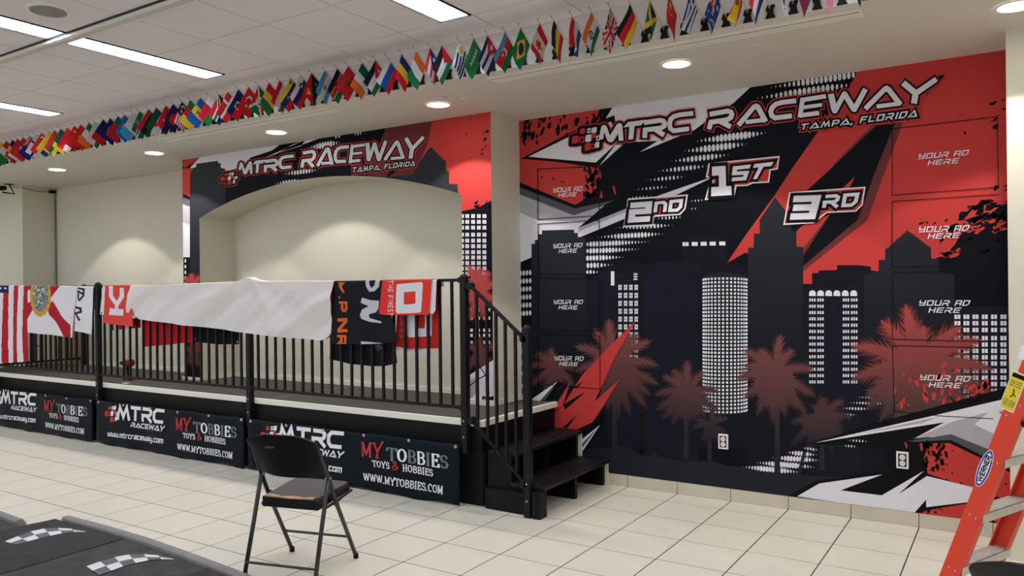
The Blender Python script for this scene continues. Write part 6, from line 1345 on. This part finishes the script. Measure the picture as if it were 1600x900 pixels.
# ------------------------------------------------------------------ small things on and behind the stage
p = atZ(200, 594, DK); e = empty('cordless_drill', (p.x, p.y, DK), 'red and black cordless drill standing on the stage deck', 'drill')
q = MB(); q.box((p.x-.05, p.y-.035, DK+.001), (p.x+.07, p.y+.035, DK+.035), 'tool_red'); part(q, 'battery', e, bevel=.006)
q = MB(); q.tube([(p.x+.03, p.y, DK+.03), (p.x+.0, p.y, DK+.16)], [.02, .024], 'black_board', 12); part(q, 'grip', e, smooth=True)
q = MB(); q.tube([(p.x+.085, p.y, DK+.195), (p.x+.075, p.y, DK+.195), (p.x-.03, p.y, DK+.19), (p.x-.055, p.y, DK+.19)], [.03, .042, .038, .028], 'tool_red', 16); part(q, 'motor_housing', e, smooth=False)
q = MB(); q.tube([(p.x-.05, p.y, DK+.19), (p.x-.12, p.y, DK+.185), (p.x-.14, p.y, DK+.185)], [.026, .022, .008], 'black_board', 12); part(q, 'chuck', e)
q = MB(); q.box((p.x-.03, p.y-.008, DK+.12), (p.x-.015, p.y+.008, DK+.155), 'black_board'); part(q, 'trigger', e)
p = atZ(196, 600, DK)
q = MB(); q.box((p.x-.06, p.y-.03, DK+.001), (p.x+.02, p.y+.03, DK+.008), 'black_board'); q.box((p.x-.02, p.y-.035, DK+.0085), (p.x+.06, p.y+.02, DK+.012), 'white_trim')
tag(q.build('phone_holder'), 'small flat black and white item lying on stage edge below the drill', 'small item')
e = empty('cardboard_panels', (-11.1, 5.7, DK), 'tan cardboard panels leaning behind the left end railing', 'cardboard')
box_struct('floor_side', (XL, 4.8, 0), (SX0-.01, YB, DK-.01), 'deck_carpet')
for x0, x1, h, y in ((-11.34, -11.12, 1.02, 5.80), (-11.10, -10.90, .98, 5.79), (-10.89, -10.70, 1.0, 5.80), (-10.69, -10.64, .96, 5.79)):
    q = MB(); q.box((x0, y, DK-.005), (x1, y+.03, DK+h), 'cardboard'); part(q, 'panel', e, bevel=.003)
q = MB(); q.tube([(-10.645, 5.25, 1.69), (-10.648, 5.25, 1.3), (-10.65, 5.21, 1.1), (-10.65, 5.20, .97), (-10.65, 5.25, .93), (-10.65, 5.29, .99), (-10.65, 5.27, 1.15), (-10.645, 5.26, 1.69)], .005, 'cable_black', 6)
tag(q.build('hanging_cable'), 'thin black cable loop hanging behind the left end railing', 'cable')
# camera on the left wall, cable and conduit
e = empty('security_camera', (-11.42, 5.24, 3.05), 'small black camera on a bracket high at the far left', 'camera')
q = MB(); q.box((-11.40, 5.20, ZS-.012), (-11.34, 5.30, ZS-.002), 'cable_black'); part(q, 'mount_plate', e)
q = MB(); q.tube([(-11.37, 5.25, ZS-.01), (-11.34, 5.30, 2.96), (-11.36, 5.16, 2.97)], .010, 'cable_black', 8); part(q, 'arm', e)
q = MB(); q.tube([(-11.37, 5.20, 3.03), (-11.34, 5.06, 3.01)], [.03, .034], 'cable_black', 14); part(q, 'camera_body', e)
q = MB(); q.tube([(-11.405, 5.30, 3.055), (-11.405, 5.45, 3.06), (-11.405, 5.6, 3.03), (-11.405, 5.72, 3.03), (-11.405, 5.80, 3.035)], .005, 'cable_grey', 6)
tag(q.build('camera_cable'), 'thin cable from the black camera to the corner box', 'cable')
q = MB(); q.box((-11.41, 5.78, 3.02), (-11.36, 5.86, 3.06), 'cable_black'); tag(q.build('junction_box', bevel=.004), 'small black junction box in the upper left wall corner', 'box')
q = MB(); q.tube([(XL+.02, YB-.012, 3.02), (XL+.02, YB-.012, DK+.05)], .009, 'cable_grey', 8)
tag(q.build('wall_conduit'), 'thin grey conduit running down the left wall corner', 'conduit')
